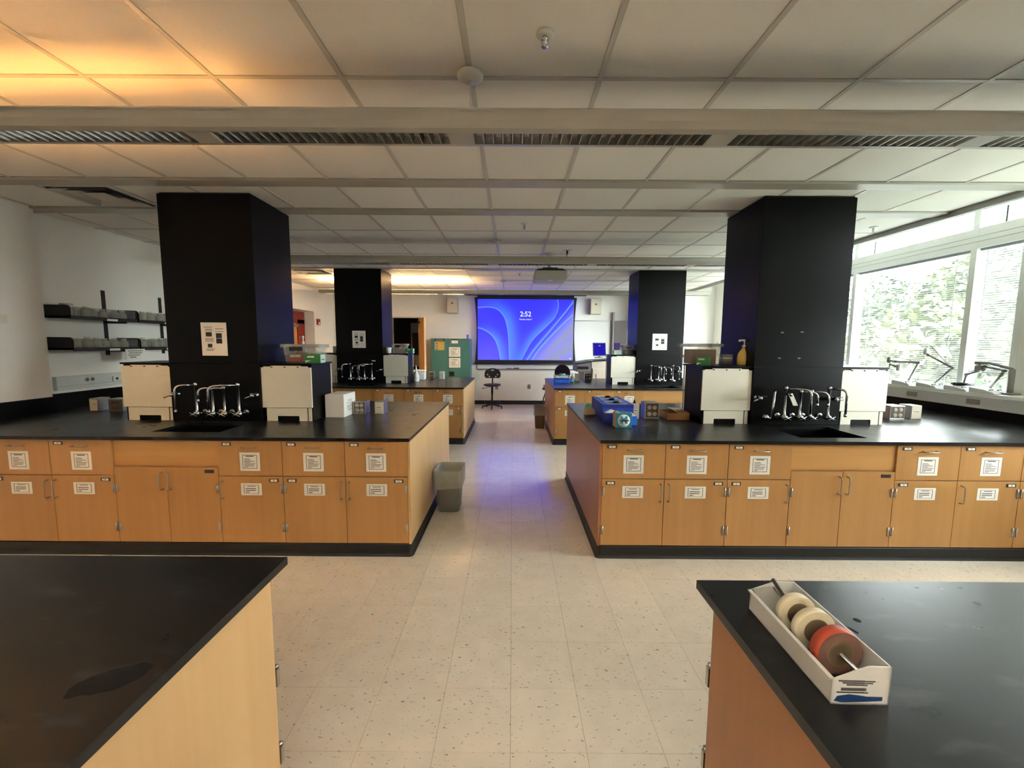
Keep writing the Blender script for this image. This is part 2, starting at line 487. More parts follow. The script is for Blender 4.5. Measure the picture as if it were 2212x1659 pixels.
struct('wall_closet', B(3.25, 4.72, 9.80, FAR, 0, 3.3), 'wall_paint', 'bright white wall return in the far right corner')
struct('wall_back', B(-5.0, 5.0, BACK-.15, BACK, 0, 3.3), 'wall_paint', 'off-white wall behind the camera')
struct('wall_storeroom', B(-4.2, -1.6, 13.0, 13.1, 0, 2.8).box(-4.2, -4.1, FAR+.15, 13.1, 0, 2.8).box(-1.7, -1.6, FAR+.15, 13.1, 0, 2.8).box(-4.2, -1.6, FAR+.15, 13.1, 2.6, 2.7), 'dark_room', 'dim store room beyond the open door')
struct('baseboard_far', MB().prism([(FAR-.012, .10), (FAR, .105), (FAR, 0), (FAR-.02, 0), (FAR-.014, .02)], -2.42, 4.7, 'x'), 'black_rubber', 'black rubber baseboard on the end wall')
struct('baseboard_left', MB().prism([(LW+.012, .10), (LW, .105), (LW, 0), (LW+.02, 0)], 9.76, FAR, 'y'), 'black_rubber', 'black rubber baseboard beside the red door')
# window wall: low wall, raceway, sill, mullions, transom, head, panes
struct('wall_right', B(4.55, 5.0, BACK, 8.8, 0, 1.13).box(4.72, 5.0, 8.8, FAR, 0, 3.3)
       .box(RW, 5.0, 3.55, 3.885, 1.13, 3.3).box(RW, 5.0, BACK, 1.42, 1.13, 3.3), 'wall_paint', 'white window wall with a deep sill')
struct('trim_2', B(4.515, 4.9, BACK, 8.8, 1.13, 1.162), 'trim_white', 'white window sill ledge', .004)
rc = struct('trim_3', B(4.50, 4.55, 1.2, 8.8, 1.015, 1.13), 'raceway', 'grey cable raceway under the window sill', .003)
for y in (4.0, 4.62, 5.6):
    B(4.496, 4.501, y-.06, y+.06, 1.05, 1.10).build('socket_plate', 'alu_trim', rc, bevel=.002)
MUL = [1.42, 2.88, 4.33, 5.80, 7.27, 8.77]
def window(n, y0, y1, blind=None, glass=True):
    w = struct(f'window_{n}', B(RW, RW+.12, y0, y1, 2.60, 2.80).box(RW+.02, RW+.12, y0, y1, 2.975, 3.2).box(RW+.02, RW+.12, y0, y1, 1.13, 1.17), 'trim_white', 'white framed window bay with transom and clerestory', .003)
    B(RW+.096, RW+.104, y0+.03, y1-.03, 1.16, 2.605).build('pane', 'window_glass', w)
    B(RW+.096, RW+.104, y0+.03, y1-.03, 2.795, 2.98).build('pane', 'window_glass', w)
    B(RW-.001, RW+.12, y0-.03, y0+.03, 1.13, 3.2).build('mullion', 'trim_white', w, bevel=.003)
    B(RW-.003, RW, y0, y1, 2.665, 2.668).build('transom_groove', 'alu_trim', w)
    B(RW-.003, RW, y0, y1, 2.715, 2.718).build('transom_groove', 'alu_trim', w)
    if y1-.16 > y0+.2: B(RW+.09, RW+.11, y1-.185, y1-.170, 2.80, 2.98).build('glazing_joint', 'black_plastic', w)
    return w
def blind(y0, y1, zbot, label, tilt):
    t = thing('venetian_blind', label, 'blind', (RW+.06, (y0+y1)/2, 2.58))
    hw = (y1-y0)/2
    B(-.02, .02, -hw, hw, -.005, .025).build('head_rail', 'slat_white', t)
    z = -.02; me = None
    dx, dz = .0125*math.cos(tilt), .0125*math.sin(tilt)
    while z > zbot-2.58:
        if me is None:
            me = MB().add([(-dx, -hw, dz), (-dx, hw, dz), (0, -hw, .0016), (0, hw, .0016), (dx, -hw, -dz), (dx, hw, -dz)], [(0, 2, 3, 1), (2, 4, 5, 3)], True).build('slat', 'slat_white', t, (0, 0, z)).data
        else: link('slat', me, t, (0, 0, z))
        z -= .0225
    B(-.012, .012, -hw, hw, z, z+.014).build('bottom_rail', 'slat_white', t)
    for q in (-.75, .75):
        B(-.001, .001, q*hw-.003, q*hw+.003, z, 0).build('ladder_tape', 'slat_white', t)
    return t
wn = 1
for a, b in zip(MUL[:-1], MUL[1:]):
    if abs(a-2.88) < .01:
        window(wn, 3.885, b); wn += 1; window(wn, a, 3.55)
    else: window(wn, a, b)
    wn += 1
blind(4.36, 5.77, 1.18, 'wide open-slatted white blind in the window with trees behind the arm cameras', .06)
blind(3.90, 4.30, 1.36, 'narrow white blind raised off the sill at the far right of the picture', .5)
blind(5.83, 7.24, 1.18, 'white blind glimpsed between the right front column and the window frame', .02)
blind(1.45, 2.85, 1.85, 'added white blind out of view on the right, half lowered to cut daylight', .6)  # unseen blind, added to weaken daylight on the near floor and fronts
blind(2.91, 3.53, 1.18, 'added unseen white blind dimming the narrow window beside the pier', .7)  # also added out of view, to hold back daylight near the window wall
# bench back-splashes along the side walls
struct('trim_4', B(LWN, LWN+.02, 1.2, 4.02, .914, 1.062).box(LW, LW+.02, 4.02, 4.9, .914, 1.072), 'black_laminate', 'black back-splash along the left wall')
struct('trim_5', B(4.53, 4.55, 1.2, 8.4, .914, 1.01), 'black_laminate', 'black back-splash under the windows')

# ------------------------------------------------------------------ peninsula benches
def numbers(it):
    for x in it: yield x
def cabinet(label, group, x0, x1, yf, depth, kind, nums=None, hinge=None, nohandle=()):
    """front-facing cabinet unit. hinge: list of 'L'/'R' per door (seen from the front)"""
    t = thing('base_cabinet', label, 'cabinet', (x0, yf, 0), 0, group)
    w = x1-x0
    n = 1 if (w < .6 and kind == 'drawers') else 2
    if kind == 'sink':
        MB().box(0, .018, .021, depth, .095, .886).box(w-.018, w, .021, depth, .095, .886).box(.018, w-.018, .021, depth, .095, .113).box(.018, w-.018, depth-.018, depth, .113, .886).box(.018, w-.018, .0216, .03, .113, .886).build('body', 'wood_front', t)
    else: B(0, w, .021, depth, .095, .886).build('body', 'wood_front', t)
    dw = w/n
    ztop = .612 if kind == 'drawers' else .678
    if kind == 'sink':
        B(.002, w-.002, .012, .0215, .690, .885).build('apron', 'wood_apron', t)
    for i in range(n):
        a, b = i*dw+.0018, (i+1)*dw-.0018; c = (a+b)/2
        num = nums[i] if nums else None
        if kind == 'drawers':
            d = B(a, b, 0, .02, .6175, .884).build('drawer', 'wood_front', t, bevel=.0015)
            MB().tube([(c-.05, 0, .836), (c-.05, -.024, .836), (c-.044, -.031, .836), (c+.044, -.031, .836), (c+.05, -.024, .836), (c+.05, 0, .836)], .0042).build('handle', 'satin_handle', d)
            B(a+.035, a+.105, -.003, 0, .845, .871).build('label_holder', 'dark_steel', d, bevel=.001)
            B(a+.046, a+.094, -.0045, -.002, .850, .866).build('label_card', 'paper', d)
            if num: text('number', num, .014, 'ink', d, (a+.07, -.0048, .858))
            B(c-.075, c+.075, -.0012, 0, .655, .795).build('contents_list', 'list_tall', d)
        h = (hinge or ['L', 'R'])[i]
        d = B(a, b, 0, .02, .098, ztop).build('door', 'wood_front', t, bevel=.0015)
        hx = b-.028 if h == 'L' else a+.028
        if i not in nohandle:
            zt = ztop-.035
            MB().tube([(hx, 0, zt), (hx, -.026, zt-.002), (hx, -.033, zt-.010), (hx, -.033, zt-.122), (hx, -.026, zt-.130), (hx, 0, zt-.132)], .0042).build('handle', 'satin_handle', d)
        lx = a+.03 if h == 'L' else b-.10
        if not (kind == 'sink' and i == 0):
            B(lx, lx+.07, -.003, 0, ztop-.042, ztop-.016).build('label_holder', 'dark_steel', d, bevel=.001)
        if kind == 'drawers':
            B(lx+.011, lx+.059, -.0045, -.002, ztop-.037, ztop-.021).build('label_card', 'paper', d)
            if num: text('number', num, .014, 'ink', d, (lx+.035, -.0048, ztop-.029))
            B(c-.078, c+.078, -.0012, 0, .468, .560).build('contents_list', 'list_short', d)
        ex = a+.0125 if h == 'L' else b-.0125
        for zc in (.52, .22):
            MB().cyl((ex, -.004, zc-.034), .006, .068, 8).box(ex-.009, ex+.009, -.0015, .001, zc-.028, zc+.028).build('hinge', 'steel', d)
    return t
def worktop(label, x0, x1, y0, y1, sink=None, seams=()):
    t = thing('worktop', label, 'worktop', (0, 0, .889))
    mb_ = MB()
    if sink:
        a, b, c, d = sink
        mb_.box(x0, x1, y0, c, 0, .025).box(x0, x1, d, y1, 0, .025).box(x0, a, c, d, 0, .025).box(b, x1, c, d, 0, .025)
    else: mb_.box(x0, x1, y0, y1, 0, .025)
    if abs(x0-LWN) < .01 and y1 > 4.5: mb_.box(LW+.001, x0, 4.021, y1, 0, .025)
    mb_.build('slab', 'epoxy_counter', t)
    B(x0+.004, x1-.004, y0+.004, y1-.004, -.001, 0).build('drip_edge', 'black_laminate', t) if not sink else None
    if sink:
        MB().box(a, b, c, d, -.22, -.21).box(a-.01, a, c-.01, d+.01, -.22, .002).box(b, b+.01, c-.01, d+.01, -.22, .002).box(a, b, c-.01, c, -.22, .002).box(a, b, d, d+.01, -.22, .002).build('sink_basin', 'black_laminate', t)
    for xs in seams:
        B(xs-.001, xs+.001, y0, y1, .0249, .0252).build('joint_line', 'black_rubber', t)
    return t
def endpanel(label, x, side, y0, y1, mat='wood_end', z0=.093):
    """side: +1 faces +x"""
    xa, xb = (x-.019, x) if side > 0 else (x, x+.019)
    o = B(xa, xb, y0, y1, z0, .888).build('end_panel', mat, bevel=.0015); return tag(o, label, 'panel')
TN = [6]
def toe(label, x0, x1, y0, y1, side):
    """black rubber cove round the foot of a bench; aisle end is rounded"""
    r = .03; xa = x1 if side > 0 else x0
    pts = []
    if side > 0:
        pts = [(x0, y0)] + [(x1-r+r*math.sin(a), y0+r-r*math.cos(a)) for a in [PI/2*k/5 for k in range(6)]] + [(x1, y1), (x0, y1)]
    else:
        pts = [(x1, y0), (x1, y1), (x0, y1)] + [(x0+r-r*math.cos(a), y0+r-r*math.sin(a)) for a in [PI/2*k/5 for k in range(6)]]
    mb_ = MB(); n = len(pts)
    cx, cy = (x0+x1)/2, (y0+y1)/2
    lv = [(0, .012), (.006, .008), (.018, .002), (.03, 0), (.088, 0), (.092, -.003)]
    v = []
    for z, o_ in lv:
        for (px, py) in pts:
            dx = o_ if (px > cx) else -o_
            dy = o_ if (py > cy) else -o_
            v.append((px+dx, py+dy, z))
    f = []
    for i in range(len(lv)-1):
        for k in range(n): f.append((i*n+k, i*n+(k+1) % n, (i+1)*n+(k+1) % n, (i+1)*n+k))
    f.append(tuple(range((len(lv)-1)*n, len(lv)*n)))
    mb_.add(v, f)
    struct(f'trim_{TN[0]}', mb_, 'black_rubber', label); TN[0] += 1

DY = 3.485
def bench_left(dy, word, nums, aisle=-.755):
    f = aisle-.022
    yf = 2.990+dy
    sx = [f, f-.466, f-.932, f-1.412, f-2.192, f-2.660, f-3.128, LW if dy else LWN]
    worktop(f'black stone worktop of the left {word} bench with sink', (LW if dy else LWN)+.001, aisle, 2.965+dy, 4.87+dy, (-2.80, -2.27, 3.14+dy, 3.50+dy), (-3.05,) if not dy else ())
    endpanel(f'pale maple end panel of the left {word} bench at the aisle', f+.019, 1, yf, 4.85+dy)
    toe(f'black rubber base of the left {word} bench', LW+.03 if dy else LWN+.03, f+.021, yf-.004, 4.855+dy, 1)
    g = f'cabinets of the left {word} bench'
    cabinet(f'two-drawer wood cabinet nearest the aisle in the left {word} bench', g, sx[2], sx[0]-.0005, yf, 1.85, 'drawers', nums[0], ['L', 'R'])
    cabinet(f'single-drawer wood cabinet beside the sink doors in the left {word} bench', g, sx[3], sx[2]-.0005, yf, 1.85, 'drawers', nums[1], ['R'])
    cabinet(f'plain double-door wood sink cabinet of the left {word} bench', g, sx[4], sx[3]-.0005, yf, 1.85, 'sink')
    cabinet(f'two-drawer wood cabinet left of the sink in the left {word} bench', g, sx[6], sx[4]-.0005, yf, 1.85, 'drawers', nums[2], ['L', 'R'])
    if not dy: cabinet(f'narrow wood cabinet against the left wall in the left {word} bench', g, sx[7]+.035, sx[6]-.0005, yf, 1.85, 'drawers', nums[3], ['L', 'R'])
def bench_right(dy, word, nums, aisle=.645):
    f = aisle+.022
    yf = 2.985+dy
    sx = [f, f+.468, f+.936, f+1.404, f+2.178, f+2.646, f+3.114, 4.53]
    worktop(f'black stone worktop of the right {word} bench with sink', aisle, 4.529, 2.955+dy, 4.84+dy, (2.19, 2.70, 3.08+dy, 3.49+dy), (3.10,) if not dy else ())
    endpanel(f'shaded reddish wood end panel of the right {word} bench at the aisle', f-.019, -1, yf, 4.82+dy, 'wood_end_shaded')
    toe(f'black rubber base of the right {word} bench', f-.021, 4.50, yf-.004, 4.825+dy, -1)
    g = f'cabinets of the right {word} bench'
    cabinet(f'two-drawer wood cabinet nearest the aisle in the right {word} bench', g, sx[0]+.0005, sx[2], yf, 1.82, 'drawers', nums[0], ['L', 'R'])
    cabinet(f'single-drawer wood cabinet beside the sink doors in the right {word} bench', g, sx[2]+.0005, sx[3], yf, 1.82, 'drawers', nums[1], ['L'])
    cabinet(f'plain double-door wood sink cabinet of the right {word} bench', g, sx[3]+.0005, sx[4], yf, 1.82, 'sink')
    cabinet(f'two-drawer wood cabinet right of the sink in the right {word} bench', g, sx[4]+.0005, sx[6], yf, 1.82, 'drawers', nums[2], ['L', 'R'], (0,))
    if not dy: cabinet(f'narrow wood cabinet against the window wall in the right {word} bench', g, sx[6]+.0005, sx[7]-.04, yf, 1.82, 'drawers', nums[3], ['L', 'R'])
bench_left(0, 'front', [('37', '36'), ('38',), ('40', '39'), ('41', '42')])
bench_right(0, 'front', [('35', '34'), ('33',), ('32', '31'), ('30', '29')])
bench_left(DY, 'rear', [None]*4, -.768)
bench_right(DY, 'rear', [None]*4, .655)
def fore(side):
    word = 'left' if side < 0 else 'right'
    if side < 0: xa, xw, y1 = -.733, LWN+.001, 1.285
    else: xa, xw, y1 = .553, 4.529, 1.168
    x0, x1 = min(xa, xw), max(xa, xw)
    worktop(f'black stone worktop of the {word} foreground bench', x0, x1, -1.4, y1)
    f = xa+side*.032
    mat = 'wood_end' if side < 0 else 'wood_end_brown_shaded'
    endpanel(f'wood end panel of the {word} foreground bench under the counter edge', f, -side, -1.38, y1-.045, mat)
    toe(f'black rubber base of the {word} foreground bench', min(f-side*.002, xw-side*.03), max(f-side*.002, xw-side*.03), -1.38, y1-.035, -side)
    t = thing('base_cabinet', f'wood cabinet run inside the {word} foreground bench with steel hinges', 'cabinet', (f, y1-.025, 0))
    a, b = sorted((side*.02, side*.94))
    B(a, b, -1.3, -.021, .095, .886).build('body', 'wood_front', t)
    d = B(a, b, -.02, 0, .098, .612 if side < 0 else .70).build('door', 'wood_front', t, bevel=.0015)
    B(a, b, -.02, 0, .6175 if side < 0 else .705, .884).build('drawer', 'wood_front', t, bevel=.0015)
    for zc in ((.515, .235) if side < 0 else (.63, .355)):
        MB().cyl((side*.012, .004, zc-.034), .007, .068, 8).box(side*.012-.012, side*.012+.012, -.012, .003, zc-.03, zc+.03).build('hinge', 'steel', d)
    return t
fore(-1); fore(1)

# ------------------------------------------------------------------ columns, service turrets, taps
COLS = {'left front': (-2.99, -2.205, 3.58), 'right front': (2.095, 2.87, 3.58), 'left rear': (-3.013, -2.22, 7.06), 'right rear': (2.113, 2.905, 7.06)}
def column(word, x0, x1, y0):
    t = thing('column', f'tall black laminate column on the {word} bench', 'column', (x0, y0, .914), 0, 'black columns')
    w = x1-x0
    B(0, w, 0, .6, .001, .506).build('lower_casing', 'black_laminate', t, bevel=.002)
    B(0, w, 0, .6, .509, CZ-.914-.012).build('upper_casing', 'black_laminate', t, bevel=.002)
    B(.012, w-.012, .012, .588, .4, CZ-.914).build('core', 'black_rubber', t)
def turret(label, x0, x1, yf, depth=.39):
    t = thing('service_turret', label, 'turret', (x0, yf, .914), 0, 'service turrets')
    w = x1-x0
    B(.012, w-.004, .012, depth, 0, .497).build('body', 'black_laminate', t)
    B(-.006, w+.006, -.004, depth+.03, .497, .512).build('top', 'black_laminate', t, bevel=.002)
    MB().prism([(0, .122), (w, .122), (w, .476), (w-.03, .476), (w-.03, .486), (w-.09, .486), (w-.09, .492), (.085, .492), (.085, .484), (.02, .484), (.02, .476), (0, .476)], -.004, .009).build('front_panel', 'panel_white', t, bevel=.001)
    MB().prism([(.03, .001), (.12, .001), (.12, .040), (.126, .046), (w*.72-.006, .046), (w*.72, .040), (w*.72, .001), (w-.05, .001), (w-.05, .118), (.03, .118)], .004, .0115).build('lower_panel', 'panel_white', t)
    B(w-.04, w-.012, .004, .0115, .001, .116).build('corner_strip', 'panel_white', t)
    for q in (.22, .48, .74): MB().cyl((w*q, -.008, .480), .006, .006, 10, 'y').build('bolt', 'dark_steel', t)
    B(w-.006, w+.002, depth, depth+.014, 0, .495).build('rear_strip', 'panel_white', t)
    B(0, .008, depth, depth+.014, 0, .495).build('rear_strip', 'panel_white', t)
    return t
def tap(label, x, y, ztop, spout, drop, wall, group):
    """lab water tap: valve body from the column, riser, cap and bent spout"""
    t = thing('lab_tap', label, 'tap', (x, y, .914), 0, group)
    zt = ztop-.914
    MB().tube([(0, wall-y, .085), (0, .02, .085), (0, 0, .085)], .012).lathe([(.024, 0), (.024, .006), (.014, .012)], 14, (0, wall-y-.012, .085), True, 'y').build('valve_body', 'chrome', t)
    MB().lathe([(.018, .066), (.022, .075), (.022, .098), (.014, .108), (.0105, .118), (.0105, zt-.03), (.015, zt-.026), (.017, zt-.012), (.015, zt), (.006, zt+.004)], 14).build('riser', 'chrome', t)
    dx, dy = spout; z1 = zt-.016
    L = math.hypot(dx, dy); ux, uy = dx/L, dy/L
    pts = [(0, 0, z1)] + [(dx*.6, dy*.6, z1+.002)]
    r = min(.04, L*.4)
    for k in range(7):
        a = PI/2*k/6
        pts.append((dx-ux*r+ux*r*math.sin(a), dy-uy*r+uy*r*math.sin(a), z1-r+r*math.cos(a)))
    pts.append((dx, dy, z1-drop))
    MB().tube(pts, .0092, 10).build('spout', 'chrome', t)
    MB().cyl((dx, dy, z1-drop-.004), .0115, .022, 10).build('nozzle', 'chrome', t)
    h = MB().cyl((0, -.05, .085), .008, .03, 8, 'y')
    h.tube([(-.03, -.05, .070), (.03, -.05, .10)], .005, 6).tube([(-.03, -.05, .10), (.03, -.05, .070)], .005, 6)
    h.lathe([(.02, 0), (.02, .05)], 12, (0, -.026, .085), True, 'y').build('cross_handle', 'chrome', t)
def gas(label, x, y, z, side, group):
    t = thing('gas_valve', label, 'valve', (x, y, z), 0, group)
    MB().lathe([(.022, 0), (.022, -.006), (.012, -.012), (.012, -.05), (.017, -.052), (.017, -.075), (.01, -.08)], 12, (0, 0, 0), True, 'y').build('valve_body', 'chrome', t)
    MB().lathe([(.009, 0), (.0075, .02), (.009, .022), (.006, .05)], 10, (side*.012, -.062, -.004), True, 'x').build('hose_nozzle', 'chrome', t) if side > 0 else MB().tube([(-.012, -.062, -.004), (-.035, -.07, -.012), (-.06, -.08, -.024)], .0065, 8).build('hose_nozzle', 'chrome', t)
    MB().box(-.012, .05, -.076, -.05, .016, .022).cyl((0, -.064, .0), .008, .02, 8).build('lever', 'chrome', t)
tl = [(-.183, (-.10, -.10), .22), (-.044, (-.085, -.05), .11), (.053, (-.10, -.05), .11), (.177, (-.17, -.12), .22)]
tr = [(-.18, (.125, -.13), .22), (-.05, (.10, -.06), .11), (.04, (.10, -.06), .11), (.19, (.07, -.10), .22)]
ordn = ['leftmost', 'second from left', 'third from left', 'rightmost']
for word, (x0, x1, y0) in COLS.items():
    column(word, x0, x1, y0)
    left = word.startswith('left')
    if left:
        turret(f'black turret with white front panel right of the {word} column', -2.203 if 'front' in word else -2.218, -1.765 if 'front' in word else -1.805, y0+.02)
        turret(f'black turret with white front panel left of the {word} column', -3.43 if 'front' in word else -3.45, -2.992 if 'front' in word else -3.015, y0+.02)
    else:
        turret(f'black turret with white front panel left of the {word} column', 1.662 if 'front' in word else 1.69, 2.093 if 'front' in word else 2.111, y0+.02)
        turret(f'black turret with white front panel right of the {word} column', 2.872 if 'front' in word else 2.907, 3.285 if 'front' in word else 3.33, y0+.02)
    cx = (-2.51 if 'front' in word else -2.56) if left else (2.50 if 'front' in word else 2.52)
    for k, (dx, sp, dr) in enumerate(tl if left else tr):
        tap(f'chrome lab tap, {ordn[k]} on the {word} column', cx+dx, y0-.10, 1.262 if k in (0, 3) else 1.235, sp, dr, y0, f'taps of the {word} column')
    gas(f'small chrome gas valve at the left edge of the {word} column', x0+.06 if left else x0+.035, y0, 1.155, -1, f'valves of the {word} column')
    gas(f'small chrome gas valve at the right edge of the {word} column', x1-.035 if left else x1-.09, y0, 1.15, 1 if not left else -1, f'valves of the {word} column')
# the extra hose arm on the right front sink, and its white wing handle
t = thing('eyewash_arm', 'thin chrome arm slanting down left of the taps on the right front column', 'pipe', (2.20, 3.44, .914))
MB().tube([(.06, .10, .31), (.02, .02, .315), (-.01, -.02, .30), (-.05, -.06, .09)], .009, 10).build('arm', 'chrome', t)
MB().lathe([(.024, 0), (.026, .012), (.016, .03), (.006, .034)], 12, (-.085, -.04, .09)).build('foot_valve', 'chrome', t)
MB().tube([(-.085, -.04, .1), (-.05, -.06, .092)], .008).build('connector', 'chrome', t)
t = thing('wing_handle', 'pale triangular wing handle hanging at the taps of the right front column', 'handle', (2.31, 3.38, 1.16))
MB().prism([(-.03, .045), (0, .055), (.05, -.045), (.012, -.045)], -.003, .003).build('wing', 'panel_white', t)
MB().cyl((-.015, -.008, .045), .014, .05, 12, 'y').build('hub', 'chrome', t)

# ------------------------------------------------------------------ posters on the columns
def poster(label, xc, zc, y, w=.22, h=.285, tilt=0.0):
    t = thing('notice_sheet', label, 'poster', (xc, y-.0025, zc)); t.rotation_euler = (0, tilt, 0)
    B(-w/2, w/2, 0, .0015, -h/2, h/2).build('sheet', 'paper', t)
    for (a, b, c, d) in ((-.32, -.08, .08, .21), (.08, .31, .03, .18), (.08, .31, -.13, .02), (-.26, -.09, -.25, -.14)):
        B(a*w, b*w, -.0006, .0003, c*h, d*h).build('printed_photo', 'black_plastic', t)
    for (a, b, z) in ((-.38, -.06, .36), (-.34, -.06, .30), (-.34, -.06, .26), (.06, .38, .31), (.06, .38, .23), (-.36, -.02, .02), (-.36, -.02, -.02), (-.36, -.02, -.06), (-.32, 0, -.30), (-.32, -.05, -.34)):
        B(a*w, b*w, -.0004, .0003, (z-.008)*h, (z+.008)*h).build('print_line', 'tape_core', t)
poster('warm-lit notice sheet with photos on the left front column', -2.58, 1.633, 3.58)
poster('white notice sheet with photos on the left rear column', -2.62, 1.664, 7.06, .225, .29)
poster('white notice sheet with photos on the right rear column', 2.502, 1.651, 7.06, .25, .275)
for k, (x, z) in enumerate(((2.32, 1.72), (2.49, 1.725), (2.31, 1.50), (2.48, 1.50))):
    o = MB().lathe([(.012, 0), (.010, -.001)], 9, (0, 0, 0), False, 'y').build('tape_remnant', 'grey_plastic', None, (x, 3.5795, z))
    o.scale = (1.3, 1, .5)
    tag(o, f'grey scrap of old adhesive on the right front column, {["upper left", "upper right", "lower left", "lower right"][k]} of four', 'adhesive', 'adhesive scraps')
o = B(-.03, .03, -.004, 0, -.008, .008).build('name_plate', 'panel_white', None, (-2.38, 7.0595, 1.30)); tag(o, 'small pale plate on the left rear column above the taps', 'plate')

# ------------------------------------------------------------------ ceiling light fixtures
M['lamp_warm'] = None
emit('lamp_warm', (255, 188, 112), 62)
emit('lamp_far', (255, 210, 150), 50)
emit('lamp_neutral', (255, 238, 216), 46)
def fixture(label, yc, zt, lit, x0=-3.85, x1=3.9, rods=(), lamp='lamp_warm'):
    t = thing('pendant_light', label, 'light fixture', (0, yc, zt))
    z0 = -.062
    outer = [(-.125, .0), (-.120, .010), (-.116, 0), (-.105, -.03), (-.086, z0+.006), (-.055, z0), (-.055, z0+.004), (-.078, z0+.010), (-.098, -.026), (-.109, .004), (-.118, .014), (-.127, .006)]
    a = MB().prism(outer, x0, x1, 'x'); a.build('housing_shell', 'fixture_grey', t)
    MB().prism([(-p[0], p[1]) for p in outer], x0, x1, 'x').build('housing_shell', 'fixture_grey', t)
    pitch, lou = 1.215, 1.10
    edges = []
    xs = -.19+.0
    k0 = math.floor((x0-xs)/pitch)
    k = k0
    bars = MB()
    while xs+k*pitch < x1:
        a, b = max(x0, xs+k*pitch), min(x1, xs+k*pitch+lou)
        if b-a > .05:
            l = thing_louver(t, a, b, z0)
            nb = min(x1, xs+(k+1)*pitch)
            B(b, nb, -.055, .055, z0, z0+.006).build('joint_plate', 'fixture_grey', t)
        k += 1
    # reflector above the louvre keeps the lamp light going up
    xa = x0
    for (a, b) in [(q[0], min(q[1], -2.5) if lamp == 'lamp_warm' else q[1]) for q in lit]+[(x1, x1)]:
        if a-xa > .05: B(xa, a, -.06, .06, z0+.034, z0+.037).build('reflector', 'steel', t)
        xa = b
    for e in (x0, x1):
        MB().prism([(-.12, .01), (-.105, -.03), (-.086, z0), (.086, z0), (.105, -.03), (.12, .01)], e-.006, e+.006, 'x').build('end_cap', 'fixture_grey', t)
    for (a, b) in lit:
        for yo in (-.035, .035):
            MB().cyl((a, yo, -.010), .008, b-a, 8, 'x').build('lit_tube', lamp, t)
    if lamp == 'lamp_warm':
        for (a, b) in lit: B(a, b, -.080, .080, .008, .010).build('added_uplight_block', 'fixture_grey', t)  # added unseen plate above the tubes, holds warm light off the ceiling
    for xr in rods:
        MB().cyl((xr, 0, -.02), .0035, CZ-zt+.02, 8).build('hanger_rod', 'rod_white', t)
        MB().lathe([(.062, 0), (.060, -.012), (.045, -.022), (.012, -.026)], 20, (xr, 0, CZ-zt-.001)).build('ceiling_canopy', 'rod_white', t)
    return t
lou_cache = {}
def thing_louver(t, a, b, z0):
    n = max(2, round((b-a)/.046)); mb_ = MB()
    for i in range(n+1):
        x = a+(b-a)*i/n
        mb_.add([(x-.011, -.054, z0+.032), (x-.002, -.054, z0+.001), (x+.002, -.054, z0+.001), (x+.011, -.054, z0+.032), (x-.011, .054, z0+.032), (x-.002, .054, z0+.001), (x+.002, .054, z0+.001), (x+.011, .054, z0+.032)],
                [(0, 1, 5, 4), (2, 3, 7, 6), (1, 2, 6, 5), (0, 4, 7, 3)])
    mb_.box(a, b, -.056, -.052, z0, z0+.034).box(a, b, .052, .056, z0, z0+.034)
    return mb_.build('louvre', 'steel', t)
fixture('long grey pendant light trough nearest the camera, glowing warm at its left end', 2.045, 2.632, [(-3.8, -1.52)], rods=(-.2055, -3.2, 2.85))
fixture('lit pendant light trough behind the camera', -1.15, 2.632, [(-3.8, 3.8)], rods=(-.2, -3.2, 2.85), lamp='lamp_neutral')
fixture('unlit middle pendant light trough in front of the projector', 5.20, 2.640, [], rods=(-.212, -3.2, 2.85))
fixture('farthest pendant light trough above the projection screen, glowing warm at left', 8.40, 2.645, [(-3.8, -1.0)], rods=(-.2, -3.2, 2.85), lamp='lamp_far')

# ceiling diffusers
def vent(label, x0, x1, y0, y1):
    t = thing('air_diffuser', label, 'vent', ((x0+x1)/2, (y0+y1)/2, CZ)); w, d = (x1-x0)/2-.008, (y1-y0)/2-.008
    def ring(a, z0, b, z1, nm, mat):
        v = [(-w*a, -d*a, z0), (w*a, -d*a, z0), (w*a, d*a, z0), (-w*a, d*a, z0), (-w*b, -d*b, z1), (w*b, -d*b, z1), (w*b, d*b, z1), (-w*b, d*b, z1)]
        v2 = [(p[0], p[1], p[2]+.003) for p in v]
        f = [(i, (i+1) % 4, 4+(i+1) % 4, 4+i) for i in range(4)]
        MB().add(v+v2, f+[tuple(8+q for q in reversed(c)) for c in f]).build(nm, mat, t)
    ring(1.0, .002, .88, -.002, 'frame', 'ceiling_grid'); ring(.88, -.002, .80, .05, 'throat', 'black_metal')
    ring(.80, -.008, .60, .035, 'cone', 'ceiling_grid'); ring(.60, -.004, .38, .03, 'cone', 'ceiling_grid')
    B(-w*.34, w*.34, -d*.34, d*.34, .0, .004).build('centre_plate', 'ceiling_grid', t)
    B(-w, w, -d, d, .028, .0299).build('plenum', 'black_metal', t)
vent('square air diffuser in the ceiling left of the left front column', XG[1], XG[2], 3.43, 3.99)
vent('square air diffuser in the ceiling left of the left rear column', XG[1], XG[2], 7.24, 7.75)
